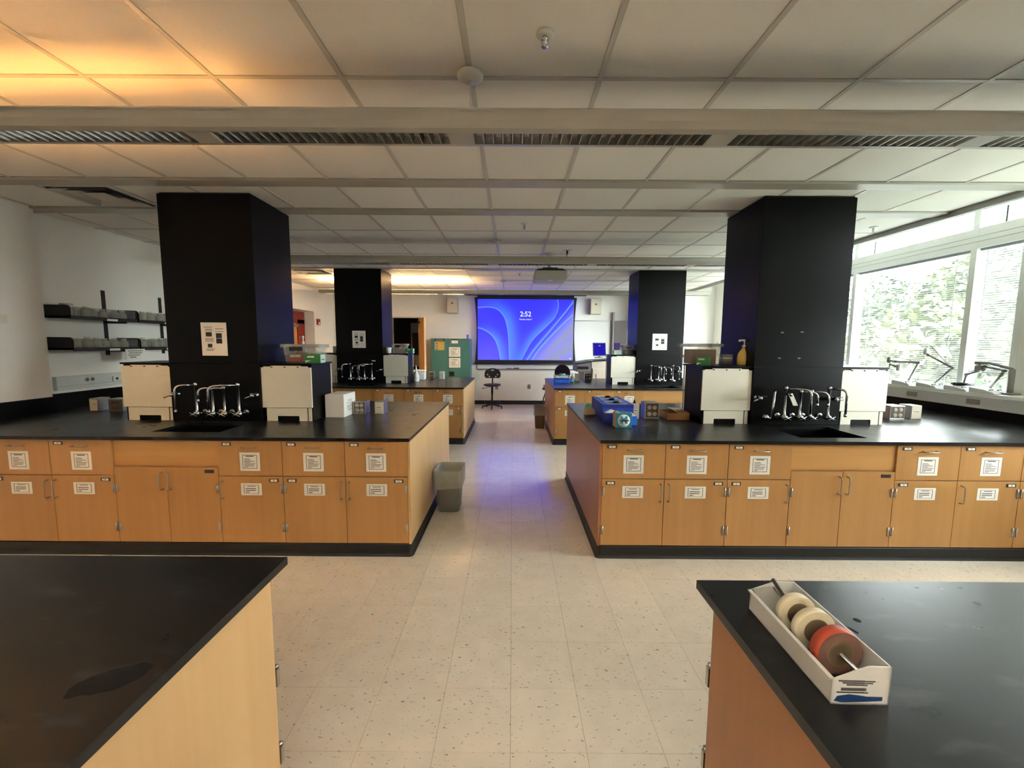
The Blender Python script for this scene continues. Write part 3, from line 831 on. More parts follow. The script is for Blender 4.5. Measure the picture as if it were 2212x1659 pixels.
# sprinklers
def sprinkler(label, x, y):
    t = thing('sprinkler', label, 'sprinkler', (x, y, CZ+.004), 0, 'ceiling sprinklers')
    MB().lathe([(.038, 0), (.036, -.006), (.026, -.010)], 18).build('escutcheon', 'rod_white', t)
    MB().lathe([(.010, -.008), (.010, -.022), (.006, -.024), (.006, -.044), (.004, -.046)], 10).build('body', 'chrome', t)
    MB().tube([(-.012, 0, -.022), (-.013, 0, -.036), (0, 0, -.048), (.013, 0, -.036), (.012, 0, -.022)], .002, 6).build('yoke', 'chrome', t)
    MB().lathe([(.014, -.050), (.014, -.048)], 12).build('deflector', 'chrome', t)
sprinkler('sprinkler head in the ceiling nearest the camera', .122, 1.795)
sprinkler('sprinkler head in the middle of the ceiling beyond the first light', .114, 4.46)
sprinkler('sprinkler head in the ceiling beside the windows', 3.80, 4.50)
sprinkler('sprinkler head in the ceiling before the projector', .114, 7.5)

# ------------------------------------------------------------------ projector
t = thing('projector', 'grey ceiling projector with black back hanging before the screen', 'projector', (.515, 5.75, 2.484))
MB().prism([(-.225, .02), (-.215, 0), (.215, 0), (.225, .02), (.225, .10), (.205, .125), (-.205, .125), (-.225, .10)], 0, .42).build('body', 'projector_grey', t, bevel=.006)
MB().prism([(-.215, .122), (-.16, .148), (.15, .148), (.215, .122)], -.004, .36).build('rear_cover', 'black_plastic', t)
B(-.11, .10, .06, .30, .148, .172).build('mount_plate', 'black_plastic', t, bevel=.003)
MB().cyl((-.01, .14, .17), .022, CZ-2.484-.17, 14).build('pole', 'rod_white', t)
MB().lathe([(.06, 0), (.055, -.02), (.024, -.03)], 18, (-.01, .14, CZ-2.484-.001)).build('ceiling_flange', 'rod_white', t)
MB().cyl((-.10, .42, .06), .04, .03, 20, 'y').build('lens', 'black_plastic', t)
B(-.03, .03, .05, .10, -.004, 0).build('foot', 'white_plastic', t)
t = thing('power_cord', 'black cord looping from ceiling socket to the projector pole', 'cord', (.72, 5.66, CZ))
B(-.055, .055, -.035, .035, -.004, 0).build('socket_plate', 'rod_white', t)
MB().cyl((0, 0, -.05), .014, .046, 10).build('plug', 'black_plastic', t)
MB().tube([(0, 0, -.05), (-.005, .02, -.085), (-.05, .08, -.105), (-.11, .14, -.09), (-.16, .19, -.055), (-.185, .21, -.06), (-.188, .212, -.12)], .005, 8).build('cable', 'black_plastic', t)

# ------------------------------------------------------------------ projection screen
def dist_poly(U, V, pts):
    d = np.full(U.shape, 9.0); tt = np.zeros(U.shape); s = np.zeros(U.shape)
    pts = np.array(pts, float); n = len(pts)-1
    for i in range(n):
        a, b = pts[i], pts[i+1]; ab = b-a
        t_ = np.clip(((U-a[0])*ab[0]+(V-a[1])*ab[1])/(ab@ab), 0, 1)
        px, py = a[0]+t_*ab[0]-U, a[1]+t_*ab[1]-V
        q = np.hypot(px, py); m_ = q < d
        side = np.sign(ab[0]*(V-a[1])-ab[1]*(U-a[0]))
        d = np.where(m_, q, d); s = np.where(m_, side, s); tt = np.where(m_, (i+t_)/n, tt)
    return d, s, tt
def smooth_curve(p, n=40):
    p = [Vector((a, b, 0)) for a, b in p]; out = []
    q = [p[0]*2-p[1]] + p + [p[-1]*2-p[-2]]
    for i in range(1, len(q)-2):
        for k in range(n//(len(p)-1)+1):
            t_ = k/(n//(len(p)-1)+1)
            a, b, c, d = q[i-1], q[i], q[i+1], q[i+2]
            v = .5*((2*b)+(c-a)*t_+(2*a-5*b+4*c-d)*t_*t_+(3*b-a-3*c+d)*t_**3)
            out.append((v.x, v.y))
    out.append((p[-1].x, p[-1].y)); return out
def screen_image(nx, ny, asp=1.58):
    U, V = np.meshgrid(np.linspace(0, 1, nx), np.linspace(0, 1, ny))
    X_ = U*asp
    deep = np.array(lin((52, 50, 246))); mid = np.array(lin((84, 78, 240))); lav = np.array(lin((138, 128, 232))); grey = np.array(lin((152, 156, 178))); sky = np.array(lin((88, 150, 255))); pale = np.array(lin((128, 186, 255)))
    col = np.ones((ny, nx, 3))*deep
    def blend(w, c):
        nonlocal col
        col = col*(1-w[..., None])+c*w[..., None]
    blend(np.clip((.45-V)*1.3, 0, .75)*np.clip(1-abs(U-.1)*2.2, 0, 1), lav)
    blend(np.clip((.9-V)*.5, 0, .4), mid)
    blend(np.clip((V-.6)*1.6, 0, .35)*np.clip(.25-U, 0, 1)*3, mid)
    g = np.clip((U-.50)*1.4-(V)*.78+.02, 0, 1); blend(np.clip(g*4.0, 0, 1), grey)
    # broad soft ribbons and thin bright rims
    rims = [([(0, .86), (.10, .872), (.20, .84), (.27, .73), (.305, .58), (.325, .36), (.335, 0)], 1, .13, .006),
            ([(0, .535), (.08, .49), (.16, .39), (.21, .24), (.245, 0)], 1, .09, .008),
            ([(.835, 1), (.84, .86), (.80, .70), (.70, .53), (.57, .32), (.46, 0)], -1, .085, .005),
            ([(1, .97), (.90, .76), (.74, .45), (.60, .18), (.52, 0)], -1, .03, .009),
            ([(1, .76), (.90, .61), (.76, .38), (.64, .16), (.575, 0)], -1, .02, .010)]
    for pts, sgn, wid, thin in rims:
        c = smooth_curve([(a*asp, b) for a, b in pts])
        d, s, tt = dist_poly(X_, V, c)
        inside = (s*sgn > 0)
        w = np.where(inside, np.exp(-(d/wid)**2), 0)*np.clip(tt*1.6, .15, 1)*.8
        blend(w, sky)
        blend(np.exp(-(d/thin)**2)*.85, pale)
    d, s, tt = dist_poly(X_, V, [(1.0*asp, .41), (.67*asp, .0)]); blend(np.exp(-(d/.02)**2)*.4, lav)
    d, s, tt = dist_poly(X_, V, [(1.0*asp, .10), (.88*asp, .0)]); blend(np.clip((s > 0)*0+np.exp(-(d/.03)**2)*.5, 0, 1), lav)
    fb = .5+.5*np.clip((col[..., 2]-col[..., 0])/col[..., 2]*1.2, 0, 1)
    col[..., 0] *= .46; col[..., 1] *= .46; col[..., 2] *= fb
    return col
def screen():
    t = thing('projection_screen', 'wide projection screen with black border showing a blue lock screen', 'screen', (.325, FAR-.10, 1.09))
    x0, x1, z0, z1 = -1.232, 1.228, .09, 1.645
    nx, ny = 260, 165
    v = [(x0+(x1-x0)*i/(nx-1), 0, z0+(z1-z0)*j/(ny-1)) for j in range(ny) for i in range(nx)]
    f = [(j*nx+i, j*nx+i+1, (j+1)*nx+i+1, (j+1)*nx+i) for j in range(ny-1) for i in range(nx-1)]
    me = bpy.data.meshes.new('image_surface'); me.from_pydata(v, [], f)
    col = screen_image(nx, ny).reshape(-1, 3)
    at = me.color_attributes.new('image', 'FLOAT_COLOR', 'POINT')
    at.data.foreach_set('color', np.concatenate([col, np.ones((len(col), 1))], 1).astype(np.float32).ravel())
    m, nt, b = nmat('screen_image')
    a = nt.nodes.new('ShaderNodeVertexColor'); a.layer_name = 'image'
    b.inputs['Base Color'].default_value = (.02, .02, .02, 1); b.inputs['Roughness'].default_value = .9
    nt.links.new(a.outputs[0], b.inputs['Emission Color']); b.inputs['Emission Strength'].default_value = 2.1/2**EXPO
    me.materials.append(m); link('image_surface', me, t)
    xo = 1.31
    side = lambda s: [(s*1.232, .09), (s*1.232, 1.645), (s*xo*.995, 1.70)] + [(s*(xo-.055*math.sin(PI*k/8)), 1.70-1.70*k/8) for k in range(9)] + [(s*1.232, .0)]
    for s in (-1, 1):
        p = [(s*1.232, 0), (s*1.232, 1.69)] + [(s*(xo-.05*math.sin(PI*k/8)), 1.69-1.69*k/8) for k in range(9)]
        MB().prism(p, .0, .006).build('side_border', 'black_plastic', t)
    B(-1.24, 1.24, -.001, .006, 1.645, 1.745).build('top_border', 'black_plastic', t)
    B(-1.24, 1.24, -.001, .006, .0, .09).build('bottom_border', 'black_plastic', t)
    MB().cyl((-1.335, .004, -.012), .018, 2.67, 12, 'x').build('weight_bar', 'black_plastic', t)
    B(-1.55, 1.55, -.06, .09, 1.74, 1.86).build('screen_case', 'black_plastic', t, bevel=.01)
    emit('screen_white', (235, 245, 255), 1.1/2**EXPO)
    text('clock_text', '2:52', .178, 'screen_white', t, (0.0, -.006, 1.265), bold=.0022, sx=.95)
    text('date_text', 'Thursday, August 7', .046, 'screen_white', t, (0.0, -.006, 1.135), bold=.0008, sx=.92)
    MB().cyl((1.165, -.008, .135), .016, .003, 14, 'y').build('status_icon', 'screen_white', t)
    emit('mark_blue', (80, 80, 220), .4/2**EXPO)
    B(.03, .09, -.004, -.001, .02, .035).build('maker_mark', 'mark_blue', t)
screen()
# whiteboard, speakers, outlets
t = thing('whiteboard', 'long whiteboard behind the projection screen with aluminium tray', 'whiteboard', (.8, FAR-.003, .95))
B(-1.72, 1.72, -.012, 0, 0, 1.24).build('board', 'white_board', t)
B(-1.74, 1.74, -.02, 0, 1.24, 1.265).build('top_rail', 'alu_trim', t)
B(1.72, 1.745, -.02, 0, 0, 1.265).build('side_rail', 'alu_trim', t); B(-1.745, -1.72, -.02, 0, 0, 1.265).build('side_rail', 'alu_trim', t)
B(-1.74, 1.74, -.07, 0, -.02, 0).build('tray', 'alu_trim', t, bevel=.003)
for k, (x, m, lab) in enumerate(((.10, 'black_plastic', 'black board eraser lying on the whiteboard tray'), (-.10, 'red_paint', 'red marker pen lying on the whiteboard tray'))):
    if k == 0: o = B(-.07, .07, -.02, .02, 0, .025).build('board_eraser', m, None, (x, FAR-.042, .9505), .004)
    else: o = MB().cyl((-.06, 0, .008), .008, .12, 10, 'x').build('marker_pen', m, None, (x, FAR-.042, .9505))
    tag(o, lab, 'eraser' if k == 0 else 'marker')
def speaker(label, x, z, s):
    t = thing('wall_speaker', label, 'speaker', (x, FAR, z))
    B(-.137, .137, -.19, -.02, 0, .40).build('cabinet', 'projector_grey', t, bevel=.008)
    B(-.125, .125, -.197, -.19, .012, .388).build('grille', 'panel_white' if s > 0 else 'beige', t, bevel=.003)
    B(-.018, .018, -.2, -.197, .235, .27).build('badge', 'black_plastic', t)
    B(-.05, .05, -.02, 0, .12, .28).build('bracket', 'dark_steel', t)
    B(s*.14-.02*(s < 0)-0*(s), s*.14+.02*(s > 0), -.09, -.06, .12, .24).build('bracket_arm', 'beige', t)
speaker('beige wall speaker left of the projection screen', -1.548, 2.365, -1)
speaker('grey wall speaker right of the projection screen', 2.11, 2.36, -1)
def outlet_plate(label, x, y, z, m='alu_trim', face='far', w=.075, h=.12):
    t = thing('outlet_plate', label, 'outlet', (x, y, z))
    if face == 'far':
        B(-w/2, w/2, -.006, 0, -h/2, h/2).build('plate', m, t, bevel=.002)
        for q in (-.25, .25): B(-w*.22, w*.22, -.008, -.006, q*h-.016, q*h+.016).build('socket', 'outlet_face', t)
    else:
        s = 1 if face == '+x' else -1
        a, b = sorted((0, s*.006)); B(a, b, -w/2, w/2, -h/2, h/2).build('plate', m, t, bevel=.002)
        for q in (-.25, .25):
            a, b = sorted((s*.006, s*.008)); B(a, b, -w*.22, w*.22, q*h-.016, q*h+.016).build('socket', 'outlet_face', t)
outlet_plate('steel wall outlet on the end wall under the screen', .436, FAR, .475, 'outlet_steel')
outlet_plate('steel wall outlet behind the black stool', -.42, FAR, .46, 'outlet_steel')
outlet_plate('white wall outlet in the bright far right corner', 4.72, 9.55, 1.62, 'white_plastic', '-x', .12, .12)

# ------------------------------------------------------------------ far doors
dr = struct('door_1', B(-.03, 0, -.05, .13, 0, DZ+.03).box(-.78, -.75, -.05, .13, 0, DZ+.03).box(-.78, 0, -.05, .13, DZ, DZ+.03), 'beige', 'beige frame of the open store room door'); dr.location = (-2.42+.03, FAR, 0)
t = thing('door_leaf', 'pale wooden door standing open into the room by the teal cabinet', 'door', (-2.43, FAR-.05, 0), math.atan2(-.87, .335))
B(0, .92, -.022, .022, .01, 2.22).build('leaf', 'door_wood', t, bevel=.002)
B(.916, .924, -.0222, .0222, .012, 2.218).build('leaf_edge', 'pale_door', t)
B(.10, .18, -.024, .024, .9, 2.0).build('vision_panel', 'pale_door', t)
B(.02, .30, -.06, -.022, 2.10, 2.15).build('door_closer', 'dark_steel', t)
MB().tube([(.86, -.02, 1.0), (.86, -.07, 1.0), (.76, -.07, 1.0)], .009).build('lever_handle', 'chrome', t)
MB().tube([(.86, .02, 1.0), (.86, .07, 1.0), (.76, .07, 1.0)], .009).build('lever_handle', 'chrome', t)
t = thing('store_cupboard', 'pale glazed cupboard in the dim store room beyond the open door', 'cupboard', (-3.02, 12.3, 0))
B(0, .9, 0, .4, .9, 2.2).build('carcass', 'beige', t)
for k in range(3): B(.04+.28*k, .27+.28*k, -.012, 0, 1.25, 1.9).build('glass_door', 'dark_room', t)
B(0, .9, -.02, .4, 1.98, 2.16).build('top_bin', 'white_plastic', t)
B(-.1, 1.0, -.1, .4, .84, .9).build('counter', 'black_laminate', t); B(-.05, .95, 0, .4, 0, .84).build('base', 'grey_plastic', t)
# red framed door in the left wall
rd = struct('door_2', B(-.04, 0, 0, .10, 0, 2.12).box(-.04, 0, 1.38, 1.70, 0, 2.12).box(-.04, 0, 0, 1.70, 2.03, 2.30), 'red_paint', 'dark red door frame recessed in the left wall'); rd.location = (LW-.2, 8.0, 0)
B(-.05, -.02, .10, 1.38, .01, 2.03).build('leaf', 'door_wood', rd); B(-.022, -.012, 1.1, 1.3, .95, 1.05).build('latch_plate', 'steel', rd)
B(-.02, .03, 1.05, 1.36, 1.95, 2.01).build('door_closer', 'grey_plastic', rd)
t = thing('fire_alarm', 'dark red fire alarm strobe on the wall right of the red door', 'alarm', (LW, 9.92, 2.09))
B(0, .045, -.06, .06, -.07, .07).build('housing', 'alarm_red', t, bevel=.005); B(.045, .06, -.05, 0, -.06, -.01).build('strobe', 'white_plastic', t, bevel=.004)
# grey door at far right
dg_ = struct('door_3', B(0, .9, -.022, .022, .01, 2.2), 'grey_door', 'grey door with narrow window standing ajar at far right'); dg_.location = (2.62, FAR-.12, 0); dg_.rotation_euler = (0, 0, -.62)
emit('daylight_glow', (232, 250, 246), 1.0/2**EXPO)  # daylight behind the door glass, put in as a glowing surface
B(.42, .56, -.024, .024, 1.0, 1.95).build('vision_lite', 'daylight_glow', dg_)
B(.34, .36, -.025, .025, .95, 1.98).build('lite_bead', 'trim_white', dg_)
MB().tube([(.84, -.02, 1.0), (.84, -.07, 1.0), (.74, -.07, 1.0)], .009).build('lever_handle', 'chrome', dg_)
t = thing('door_post', 'white door post with bright glazed slit beside the grey door', 'post', (2.60, FAR-.10, 0))
B(-.03, .01, -.03, .10, 0, 2.42).build('post', 'grey_door', t); B(.03, .075, -.04, .02, 1.0, 2.18).build('glazed_slit', 'daylight_glow', t); B(.028, .077, -.044, .02, 1.95, 2.05).build('slit_bar', 'dark_steel', t)

# ------------------------------------------------------------------ teal cabinet and the bottle on it
t = thing('safety_cabinet', 'teal metal safety cabinet with warning sheets by the end wall', 'cabinet', (-2.04, 10.28, 0))
B(0, .965, .02, .5, 0, 1.72).build('body', 'teal_metal', t, bevel=.004)
B(.006, .445, 0, .02, .06, 1.71).build('door', 'teal_metal', t, bevel=.003); d2 = B(.45, .90, 0, .02, .06, 1.71).build('door', 'teal_metal', t, bevel=.003)
B(.46, .585, -.02, 0, .79, .90).build('handle', 'black_plastic', t, bevel=.004)
sg = B(.10, .345, -.002, 0, 1.43, 1.705).build('warning_sign', 'cardboard_pale', t)
B(.10, .345, -.004, -.002, 1.65, 1.705).build('sign_header', 'black_plastic', sg)
for k in range(3):
    z = 1.605-.07*k
    B(.20, .32, -.004, -.002, z-.025, z+.025).build('yellow_band', 'yellow_print', sg)
    MB().prism([(.125, z-.022), (.175, z-.022), (.15, z+.022)], -.004, -.002).build('hazard_triangle', 'grey_plastic', sg)
text('sign_text', 'FLAMMABLE', .034, 'white_plastic', sg, (.222, -.0045, 1.677))
s2 = B(.52, .68, -.002, 0, 1.60, 1.70).build('small_notice', 'paper', t); B(.52, .68, -.004, -.002, 1.675, 1.70).build('notice_header', 'black_plastic', s2)
for z in (1.27, 1.0): B(.455, .735, -.002, 0, z, z+.235).build('taped_sheet', 'list_plain', t)
t = thing('spray_bottle', 'small white capped bottle standing on the teal cabinet', 'bottle', (-1.13, 10.4, 1.72))
MB().lathe([(.028, 0), (.03, .01), (.03, .085), (.014, .105)], 14).build('bottle', 'purple_plastic', t); MB().lathe([(.014, .105), (.018, .108), (.018, .14), (.008, .145)], 12).build('cap', 'white_plastic', t)

# ------------------------------------------------------------------ stool, office chair, lectern
t = thing('lab_stool', 'black drafting stool standing before the end wall under the screen', 'stool', (-.505, 10.18, 0), PI)
bk = MB(); 
pts = []
w, z0, z1 = .205, .735, .985
outline = [(-w*.86, z0), (w*.86, z0), (w, z0+.045), (w*.98, z0+.14), (w*.80, z1-.045), (w*.45, z1-.02), (w*.25, z1), (-w*.25, z1), (-w*.45, z1-.02), (-w*.80, z1-.045), (-w*.98, z0+.14), (-w, z0+.045)]
b_ = bk.prism(outline, -.215, -.18).build('backrest', 'seat_black', t, bevel=.012)
for x, z in ((-.125, .825), (.125, .825), (-.08, .775), (.08, .775)):
    MB().cyl((x, -.217, z), .016, .004, 12, 'y').build('vent_hole', 'panel_white', b_); MB().cyl((x, -.1795, z), .016, .002, 12, 'y').build('vent_hole', 'panel_white', b_)
MB().prism([(-.045, .925), (.045, .925), (.02, .945), (-.02, .945)], -.1795, -.177).build('grip_hole', 'panel_white', b_); MB().prism([(-.045, .925), (.045, .925), (.02, .945), (-.02, .945)], -.2175, -.215).build('grip_hole', 'panel_white', b_)
MB().tube([(0, -.19, .78), (0, -.19, .62), (0, -.15, .56), (0, -.05, .545)], .018, 8).build('back_post', 'black_metal', t)
MB().lathe([(.05, .54), (.17, .552), (.215, .575), (.215, .592), (.19, .602), (.05, .596)], 26).build('seat', 'seat_black', t)
MB().cyl((0, 0, .36), .028, .19, 14).build('gas_lift', 'black_metal', t); MB().cyl((0, 0, .06), .022, .31, 14).build('lift_sleeve', 'black_metal', t)
MB().tube([(.03, 0, .53), (.14, .02, .515), (.20, .02, .50)], .006, 6).lathe([(.006, 0), (.011, .01), (.009, .05)], 8, (.20, .02, .50), True, 'x').build('lever', 'black_metal', t)
ring = [(.205*math.cos(2*PI*k/28), .205*math.sin(2*PI*k/28), .155) for k in range(29)]
MB().tube(ring, .010, 8).build('foot_ring', 'black_metal', t)
for k in range(4): a = PI/4+k*PI/2; MB().tube([(0, 0, .19), (.205*math.cos(a), .205*math.sin(a), .155)], .007, 6).build('ring_spoke', 'black_metal', t)
for k in range(5):
    a = PI/2+2*PI*k/5
    MB().tube([(0, 0, .09), (.26*math.cos(a), .26*math.sin(a), .055)], .016, 8).build('base_leg', 'black_metal', t)
    MB().lathe([(.016, 0), (.018, .006), (.010, .05)], 10, (.25*math.cos(a), .25*math.sin(a), 0)).build('glide', 'black_metal', t)
t = thing('office_chair', 'dark purple-backed office chair behind the right rear bench', 'chair', (1.02, 9.15, 0), -.5)
MB().lathe([(.01, 0), (.15, .005), (.19, .02), (.19, .035), (.12, .05), (.01, .052)], 24, (0, 0, 0), True, 'y').build('backrest', 'navy_fabric', t, (0, .20, .95))
MB().lathe([(.05, .45), (.22, .46), (.25, .49), (.24, .52), (.05, .53)], 24).build('seat', 'navy_fabric', t)
MB().tube([(0, .22, .85), (0, .22, .55), (0, .1, .46)], .02).build('back_post', 'black_metal', t); MB().cyl((0, 0, .08), .028, .38, 12).build('gas_lift', 'black_metal', t)
B(-.30, -.24, -.16, .12, .66, .69).build('armrest', 'grey_plastic', t, bevel=.012); MB().tube([(-.27, 0, .66), (-.28, 0, .56), (-.15, 0, .47)], .012).build('arm_post', 'black_metal', t)
B(.24, .30, -.16, .12, .66, .69).build('armrest', 'grey_plastic', t, bevel=.012); MB().tube([(.27, 0, .66), (.28, 0, .56), (.15, 0, .47)], .012).build('arm_post', 'black_metal', t)
for k in range(5):
    a = 2*PI*k/5; MB().tube([(0, 0, .10), (.28*math.cos(a), .28*math.sin(a), .07)], .018, 8).build('base_leg', 'black_metal', t); MB().lathe([(.025, 0), (.03, .02), (.025, .05)], 10, (.27*math.cos(a), .27*math.sin(a), 0)).build('caster', 'black_metal', t)
t = thing('lectern', 'beige and grey lectern with sloping black top by the whiteboard', 'lectern', (1.40, 8.95, 0))
B(.34, 1.05, 0, .7, 0, 1.08).build('body', 'lectern_beige', t, bevel=.006); B(.42, .95, -.008, 0, .62, .96).build('access_panel', 'lectern_beige', t, bevel=.003)
MB().prism([(.0, 1.0), (.34, 1.0), (.34, 1.22), (0, 1.165)], .02, .65).build('front_shelf', 'lectern_grey', t, bevel=.004); B(.02, .25, .012, .02, 1.06, 1.12).build('slot', 'black_plastic', t)
MB().prism([(-.01, 1.17), (.36, 1.225), (1.06, 1.27), (1.06, 1.295), (.36, 1.25), (-.01, 1.19)], -.01, .7).build('top', 'black_plastic', t)
B(.32, 1.05, .012, .68, 1.08, 1.25).build('upper_body', 'lectern_beige', t); B(.12, .34, .1, .6, 0, 1.0).build('knee_panel', 'lectern_grey', t)
t = thing('desk_monitor', 'monitor with blue lock screen standing on the lectern', 'monitor', (1.94, 9.2, 1.31), .35); t.rotation_euler = (-.12, 0, .3)
B(-.16, .16, 0, .02, .03, .33).build('bezel', 'black_plastic', t, bevel=.004)
emit('monitor_blue', (44, 34, 190), .8/2**EXPO); B(-.148, .148, -.003, 0, .045, .318).build('display', 'monitor_blue', t)
B(-.08, .08, .0, .12, 0, .012).build('stand_foot', 'black_plastic', t); B(-.025, .025, .02, .04, .01, .15).build('stand_neck', 'black_plastic', t)
text('clock_text', '2:52', .026, 'screen_white', t, (0, -.004, .26))
t = thing('floor_cord', 'thick black cord drooping to the floor beyond the right rear bench', 'cord', (.68, 8.72, 0))
MB().tube([(.03, 0, .62), (.02, 0, .56), (-.02, 0, .44), (-.03, 0, .34), (.0, 0, .24), (.06, 0, .17), (.08, 0, .03)], .012, 8).build('cable', 'black_rubber', t)
MB().lathe([(.01, -.03), (.06, -.02), (.075, .01), (.05, .04), (.01, .05)], 16, (.02, 0, .65)).build('cable_head', 'grey_plastic', t)

# ------------------------------------------------------------------ waste bins
def wastebin(label, x, y, mat, filmh, h=.40, w=.115, d=.15, droop=.03):
    t = thing('waste_bin', label, 'bin', (x, y, 0))
    def ringpts(a, b, z, r=.04, n=5):
        out = []
        for (sx, sy, a0) in ((1, 1, 0), (-1, 1, PI/2), (-1, -1, PI), (1, -1, 1.5*PI)):
            for k in range(n+1):
                q = a0+PI/2*k/n; out.append((sx*(a-r)+r*math.cos(q), sy*(b-r)+r*math.sin(q), z))
        return out
    def shell(levels, name, mt, wav=0):
        v, n = [], None
        for (a, b, z) in levels:
            p = ringpts(a, b, z); n = len(p); v += p
        f = [(i*n+k, i*n+(k+1) % n, (i+1)*n+(k+1) % n, (i+1)*n+k) for i in range(len(levels)-1) for k in range(n)]
        if wav:
            m = len(levels)-1
            v = [(p[0], p[1], p[2]-(wav*(.62-.5*math.cos(k/n*2*PI+.6)+.12*math.sin(5*k/n*2*PI)) if i//n == m else 0)) for i, p in enumerate(v) for k in (i % n,)]
        return MB().add(v, f, True), n
    mb_, n = shell([(w*.80, d*.80, .003), (w, d, h), (w*1.06, d*1.05, h), (w*1.06, d*1.05, h-.012), (w*.985, d*.985, h-.012), (w*.79, d*.79, .012)], 'bucket', mat)
    mb_.f.append(tuple(range(n))); mb_.sm.append(False)
    mb_.build('bucket', mat, t)
    mb2, n = shell([(w*.7, d*.7, .05), (w*.93, d*.93, h-.05), (w*1.0, d*1.0, h+.006), (w*1.10, d*1.09, h+.008), (w*1.09, d*1.08, h-filmh)], 'liner', 'bag_film', droop)
    mb2.build('bag_liner', 'bag_film', t)
    return t
wastebin('grey waste bin with clear bag liner beside the left front bench', -.607, 3.925, 'bin_grey', .14, .405, .125, .15, .07)
wastebin('brownish waste bin with bag liner beside the right rear bench', .525, 7.83, 'bin_brown', .16, .42, .105, .13, .02)

# ------------------------------------------------------------------ small things on the benches
def outlet_box(label, x0, x1, y, z, h, depth, kind, sidecol='steel', group='bench outlet boxes'):
    t = thing('outlet_box', label, 'outlet box', (x0, y, z), 0, group); w = x1-x0
    B(0, w, .004, depth, 0, h).build('housing', sidecol, t, bevel=.003)
    if kind == 'quad':
        B(.008, w-.008, 0, .004, .012, h-.010).build('face_plate', 'outlet_brown', t, bevel=.001)
        for a in (.32, .68):
            for b in (.3, .7): MB().lathe([(.021*min(1, w/.12), 0), (.019*min(1, w/.12), -.002)], 14, (w*a, 0, h*b), True, 'y').build('socket', 'outlet_face', t)
    elif kind == 'duo':
        B(.008, w-.008, 0, .004, .012, h-.010).build('face_plate', 'outlet_steel', t, bevel=.001)
        for b in (.3, .7): B(w*.25, w*.75, -.002, 0, h*b-.018, h*b+.018).build('socket', 'outlet_brown', t, bevel=.002)
    else:
        B(.006, w-.006, 0, .004, .008, h-.008).build('face_plate', 'beige', t, bevel=.001); B(w*.25, w*.75, -.004, 0, h*.50, h*.68).build('data_jack', 'panel_white', t); B(w*.3, w*.7, -.0045, -.004, h*.55, h*.585).build('jack_slot', 'black_plastic', t)
CT = .914
outlet_box('steel four-socket outlet box between white carton and small box on left front bench', -1.558, -1.437, 3.985, CT, .124, .13, 'quad')
outlet_box('narrow beige data outlet box at the aisle end of left front bench', -1.35, -1.262, 3.99, CT, .124, .13, 'data')
outlet_box('pinkish small outlet box farthest left on left front bench', -4.21, -4.12, 4.05, CT, .128, .13, 'data')
outlet_box('steel outlet box beside the left turret on left front bench', -4.02, -3.875, 4.05, CT, .126, .12, 'duo')
outlet_box('slim white outlet box behind the blue glove cartons on right front bench', 1.125, 1.192, 3.83, CT, .14, .10, 'data', 'panel_white')
outlet_box('shiny steel four-socket outlet box beside the cardboard tray', 1.245, 1.38, 3.83, CT, .154, .13, 'quad')
outlet_box('steel four-socket outlet box right of the right turret on right front bench', 3.60, 3.74, 3.885, CT, .13, .13, 'quad')
outlet_box('beige outlet box nearest the window sill on right front bench', 3.80, 3.905, 3.89, CT, .132, .13, 'data')
outlet_box('grey outlet box beside the foam box on left rear bench', -1.60, -1.495, 7.83, CT, .15, .12, 'duo')
outlet_box('narrow white outlet box at the aisle end of left rear bench', -1.42, -1.33, 7.94, CT, .144, .12, 'data', 'panel_white')
outlet_box('narrow white outlet box beside the pen cup on right rear bench', 1.183, 1.27, 7.73, CT, .14, .12, 'data', 'panel_white')
outlet_box('steel two-socket outlet box before the lectern on right rear bench', 1.36, 1.49, 7.74, CT, .15, .12, 'quad')
# white carton
t = thing('white_carton', 'white cardboard carton with printed side next to the turret on left front bench', 'box', (-1.745, 3.80, CT), .0)
B(0, .175, 0, .28, 0, .213).build('carton', 'paper', t, bevel=.002); B(.02, .155, .003, .14, .2128, .2142).build('lid_flap', 'paper', t)
for (a, b, z) in ((.09, .20, .15), (.12, .19, .135), (.06, .12, .125), (.13, .21, .118), (.07, .20, .098), (.07, .17, .086), (.07, .15, .074), (.09, .20, .06), (.09, .16, .05)):
    B(.1752, .1757, a, b, z-.0022, z+.0022).build('side_print', 'grey_plastic', t)
# storage bins and wipes boxes on the turrets
def tote(label, x, y, z, w, d, h, body, contents=(), rz=0, clip=True):
    t = thing('storage_tote', label, 'tote', (x, y, z), rz)
    v = []
    for (k, zz) in ((.86, 0), (1.0, h)): v += [(-w/2*k, -d/2*k, zz), (w/2*k, -d/2*k, zz), (w/2*k, d/2*k, zz), (-w/2*k, d/2*k, zz)]
    MB().add(v, [(0, 1, 2, 3)]+[(i, (i+1) % 4, 4+(i+1) % 4, 4+i) for i in range(4)]).build('tub', body, t)
    MB().box(-w/2-.012, w/2+.012, -d/2-.012, -d/2+.004, h-.03, h).box(-w/2-.012, w/2+.012, d/2-.004, d/2+.012, h-.03, h).box(-w/2-.012, -w/2+.004, -d/2, d/2, h-.03, h).box(w/2-.004, w/2+.012, -d/2, d/2, h-.03, h).build('rim', 'clear_plastic', t)
    if clip: B(-w*.28, w*.08, -d/2-.02, -d/2-.008, h-.06, h-.022).build('clip', 'black_plastic', t, bevel=.003)
    for (a, b, c, dd, e, f_, m) in contents: B(a*w, b*w, c*d, dd*d, e*h, f_*h).build('contents', m, t, bevel=.004)
    return t
